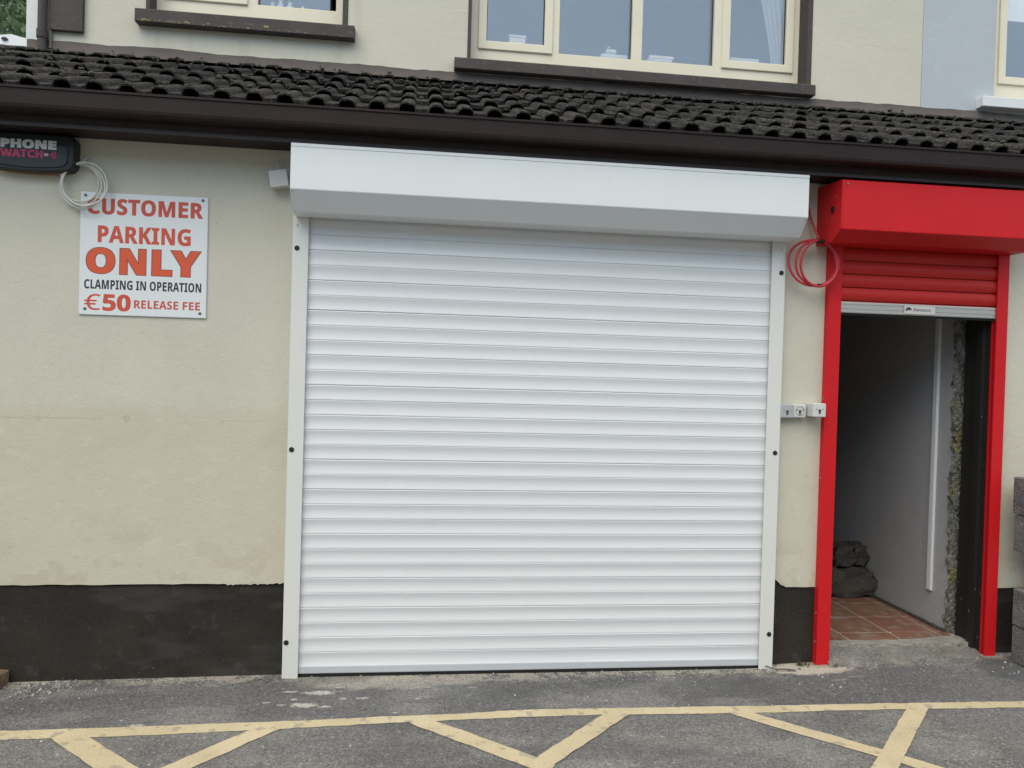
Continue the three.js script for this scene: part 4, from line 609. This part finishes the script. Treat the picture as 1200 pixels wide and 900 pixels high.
// ------------------------------------------------------------------ behind the building
{
  const o = thing('outbuilding', 'low white gabled outbuilding roof showing past the house corner', 'outbuilding', [0, 0, 0]);
  const sh = new THREE.Shape([[-6.2, 0], [-2.4, 0], [-2.4, 4.62], [-3.856, 4.99], [-6.2, 4.55]].map((p) => new THREE.Vector2(...p)));
  mesh('wall', uvm(new THREE.ExtrudeGeometry(sh, { depth: 2.6, bevelEnabled: false }).translate(0, 0, -8.0)), M.whitePaint, o);
  const rs = new THREE.Shape([[-6.4, 4.56], [-3.856, 5.0], [-2.2, 4.6], [-2.2, 4.73], [-3.856, 5.12], [-6.4, 4.69]].map((p) => new THREE.Vector2(...p)));
  mesh('roof', uvm(new THREE.ExtrudeGeometry(rs, { depth: 3.0, bevelEnabled: false }).translate(0, 0, -8.0)), std({ color: [0.78, 0.8, 0.8], roughness: 0.55 }), o);
  mesh('vent', new THREE.CylinderGeometry(0.018, 0.018, 0.02, 12).scale(1.8, 1, 1).rotateX(Math.PI / 2).translate(-3.918, 5.06, -4.995), M.black, o);
}
{ // unseen terrace, added to hide the low sky from the doorway
  const o = thing('added_terrace', 'unseen terrace added behind the viewpoint to block low sky from the doorway', 'building', [0, -0.06, 0]);
  mesh('wall', boxAt(-26, 28, 0, 6.2, 17.0, 24), M.upperWall, o);
  mesh('roof', alongX([[16.5, 6.2], [16.5, 6.3], [20.5, 9.0], [24.5, 6.3], [24.5, 6.2]], -26.4, 28.4), M.tiles[1], o);
  for (let i = 0; i < 13; i++) for (const [y, h] of [[0.9, 1.3], [3.7, 1.2]]) { const x = -24 + i * 4; mesh('window', rboxAt(x - 0.8, x + 0.8, y, y + h, 16.93, 17.02, 0.02), std({ color: [0.05, 0.055, 0.06], roughness: 0.1 }), o); mesh('window_sill', boxAt(x - 0.9, x + 0.9, y - 0.1, y - 0.01, 16.86, 17.02), M.whitePaint, o); }
}
function tree(name, label, x, z, top, R, seed) {
  const T = thing(name, label, 'tree', [x, -0.06, z], 'trees behind the building'), r = rng(seed), bark = std({ color: [0.09, 0.07, 0.05], roughness: 0.95 }), limbs = [], cy = top - R;
  limbs.push(uvm(new THREE.CylinderGeometry(0.12, 0.26, cy, 12, 6).translate(0, cy / 2, 0)));
  for (let i = 0; i < 9; i++) { const a = r() * 6.28, e = 0.4 + r() * 0.9, l = R * (0.6 + r() * 0.3); limbs.push(uvm(new THREE.CylinderGeometry(0.02, 0.09, l, 8).translate(0, l / 2, 0).rotateZ(-(Math.PI / 2 - e)).rotateY(a).translate(0, cy - R * 0.35 + r() * R * 0.5, 0))); }
  mesh('trunk', limbs, bark, T);
  const pos = [], nrm = [], cols = [], clumps = []; for (let i = 0; i < 170; i++) { const a = r() * 6.28, u = r() * 2 - 1, d = R * Math.cbrt(0.2 + 0.8 * r()), s = Math.sqrt(1 - u * u); clumps.push([d * s * Math.cos(a), cy + d * u * 1.1, d * s * Math.sin(a), R * (0.13 + r() * 0.12)]); }
  const a = new THREE.Vector3(), q = new THREE.Quaternion();
  for (const [cx, cY, cz, cr] of clumps) { const tone = 0.7 + r() * 0.7; for (let i = 0; i < 190; i++) {
    a.set(r() - 0.5, r() - 0.5, r() - 0.5).normalize().multiplyScalar(cr * Math.cbrt(r())); const px = cx + a.x, py = cY + a.y, pz = cz + a.z, l = 0.07 + r() * 0.08; q.setFromEuler(new THREE.Euler(r() * 6, r() * 6, r() * 6));
    const v = [[-0.5, 0, 0], [0, 0.35, 0.08], [0.5, 0, 0], [0, -0.35, 0.08]].map(([X, Y, Z]) => new THREE.Vector3(X * l, Y * l, Z * l).applyQuaternion(q).add(new THREE.Vector3(px, py, pz))), t = tone * (0.8 + r() * 0.4);
    for (const k of [0, 1, 2, 0, 2, 3]) { pos.push(v[k].x, v[k].y, v[k].z); cols.push(0.085 * t, 0.145 * t, 0.06 * t); }
  } }
  const g = new THREE.BufferGeometry(); g.setAttribute('position', new THREE.Float32BufferAttribute(pos, 3)); g.setAttribute('color', new THREE.Float32BufferAttribute(cols, 3)); g.computeVertexNormals();
  mesh('crown', g, new THREE.MeshPhysicalMaterial({ vertexColors: true, roughness: 0.9, transmission: 0.3, thickness: 0, side: THREE.DoubleSide }), T);
}
tree('broadleaf_tree', 'dense green tree rising behind the white outbuilding roof', -6.3, -10.2, 9.2, 3.0, 901);
tree('broadleaf_tree', 'tall green tree standing behind the first, farther back', -9.0, -13.5, 10.5, 3.4, 902);

renderer.render(scene, camera);
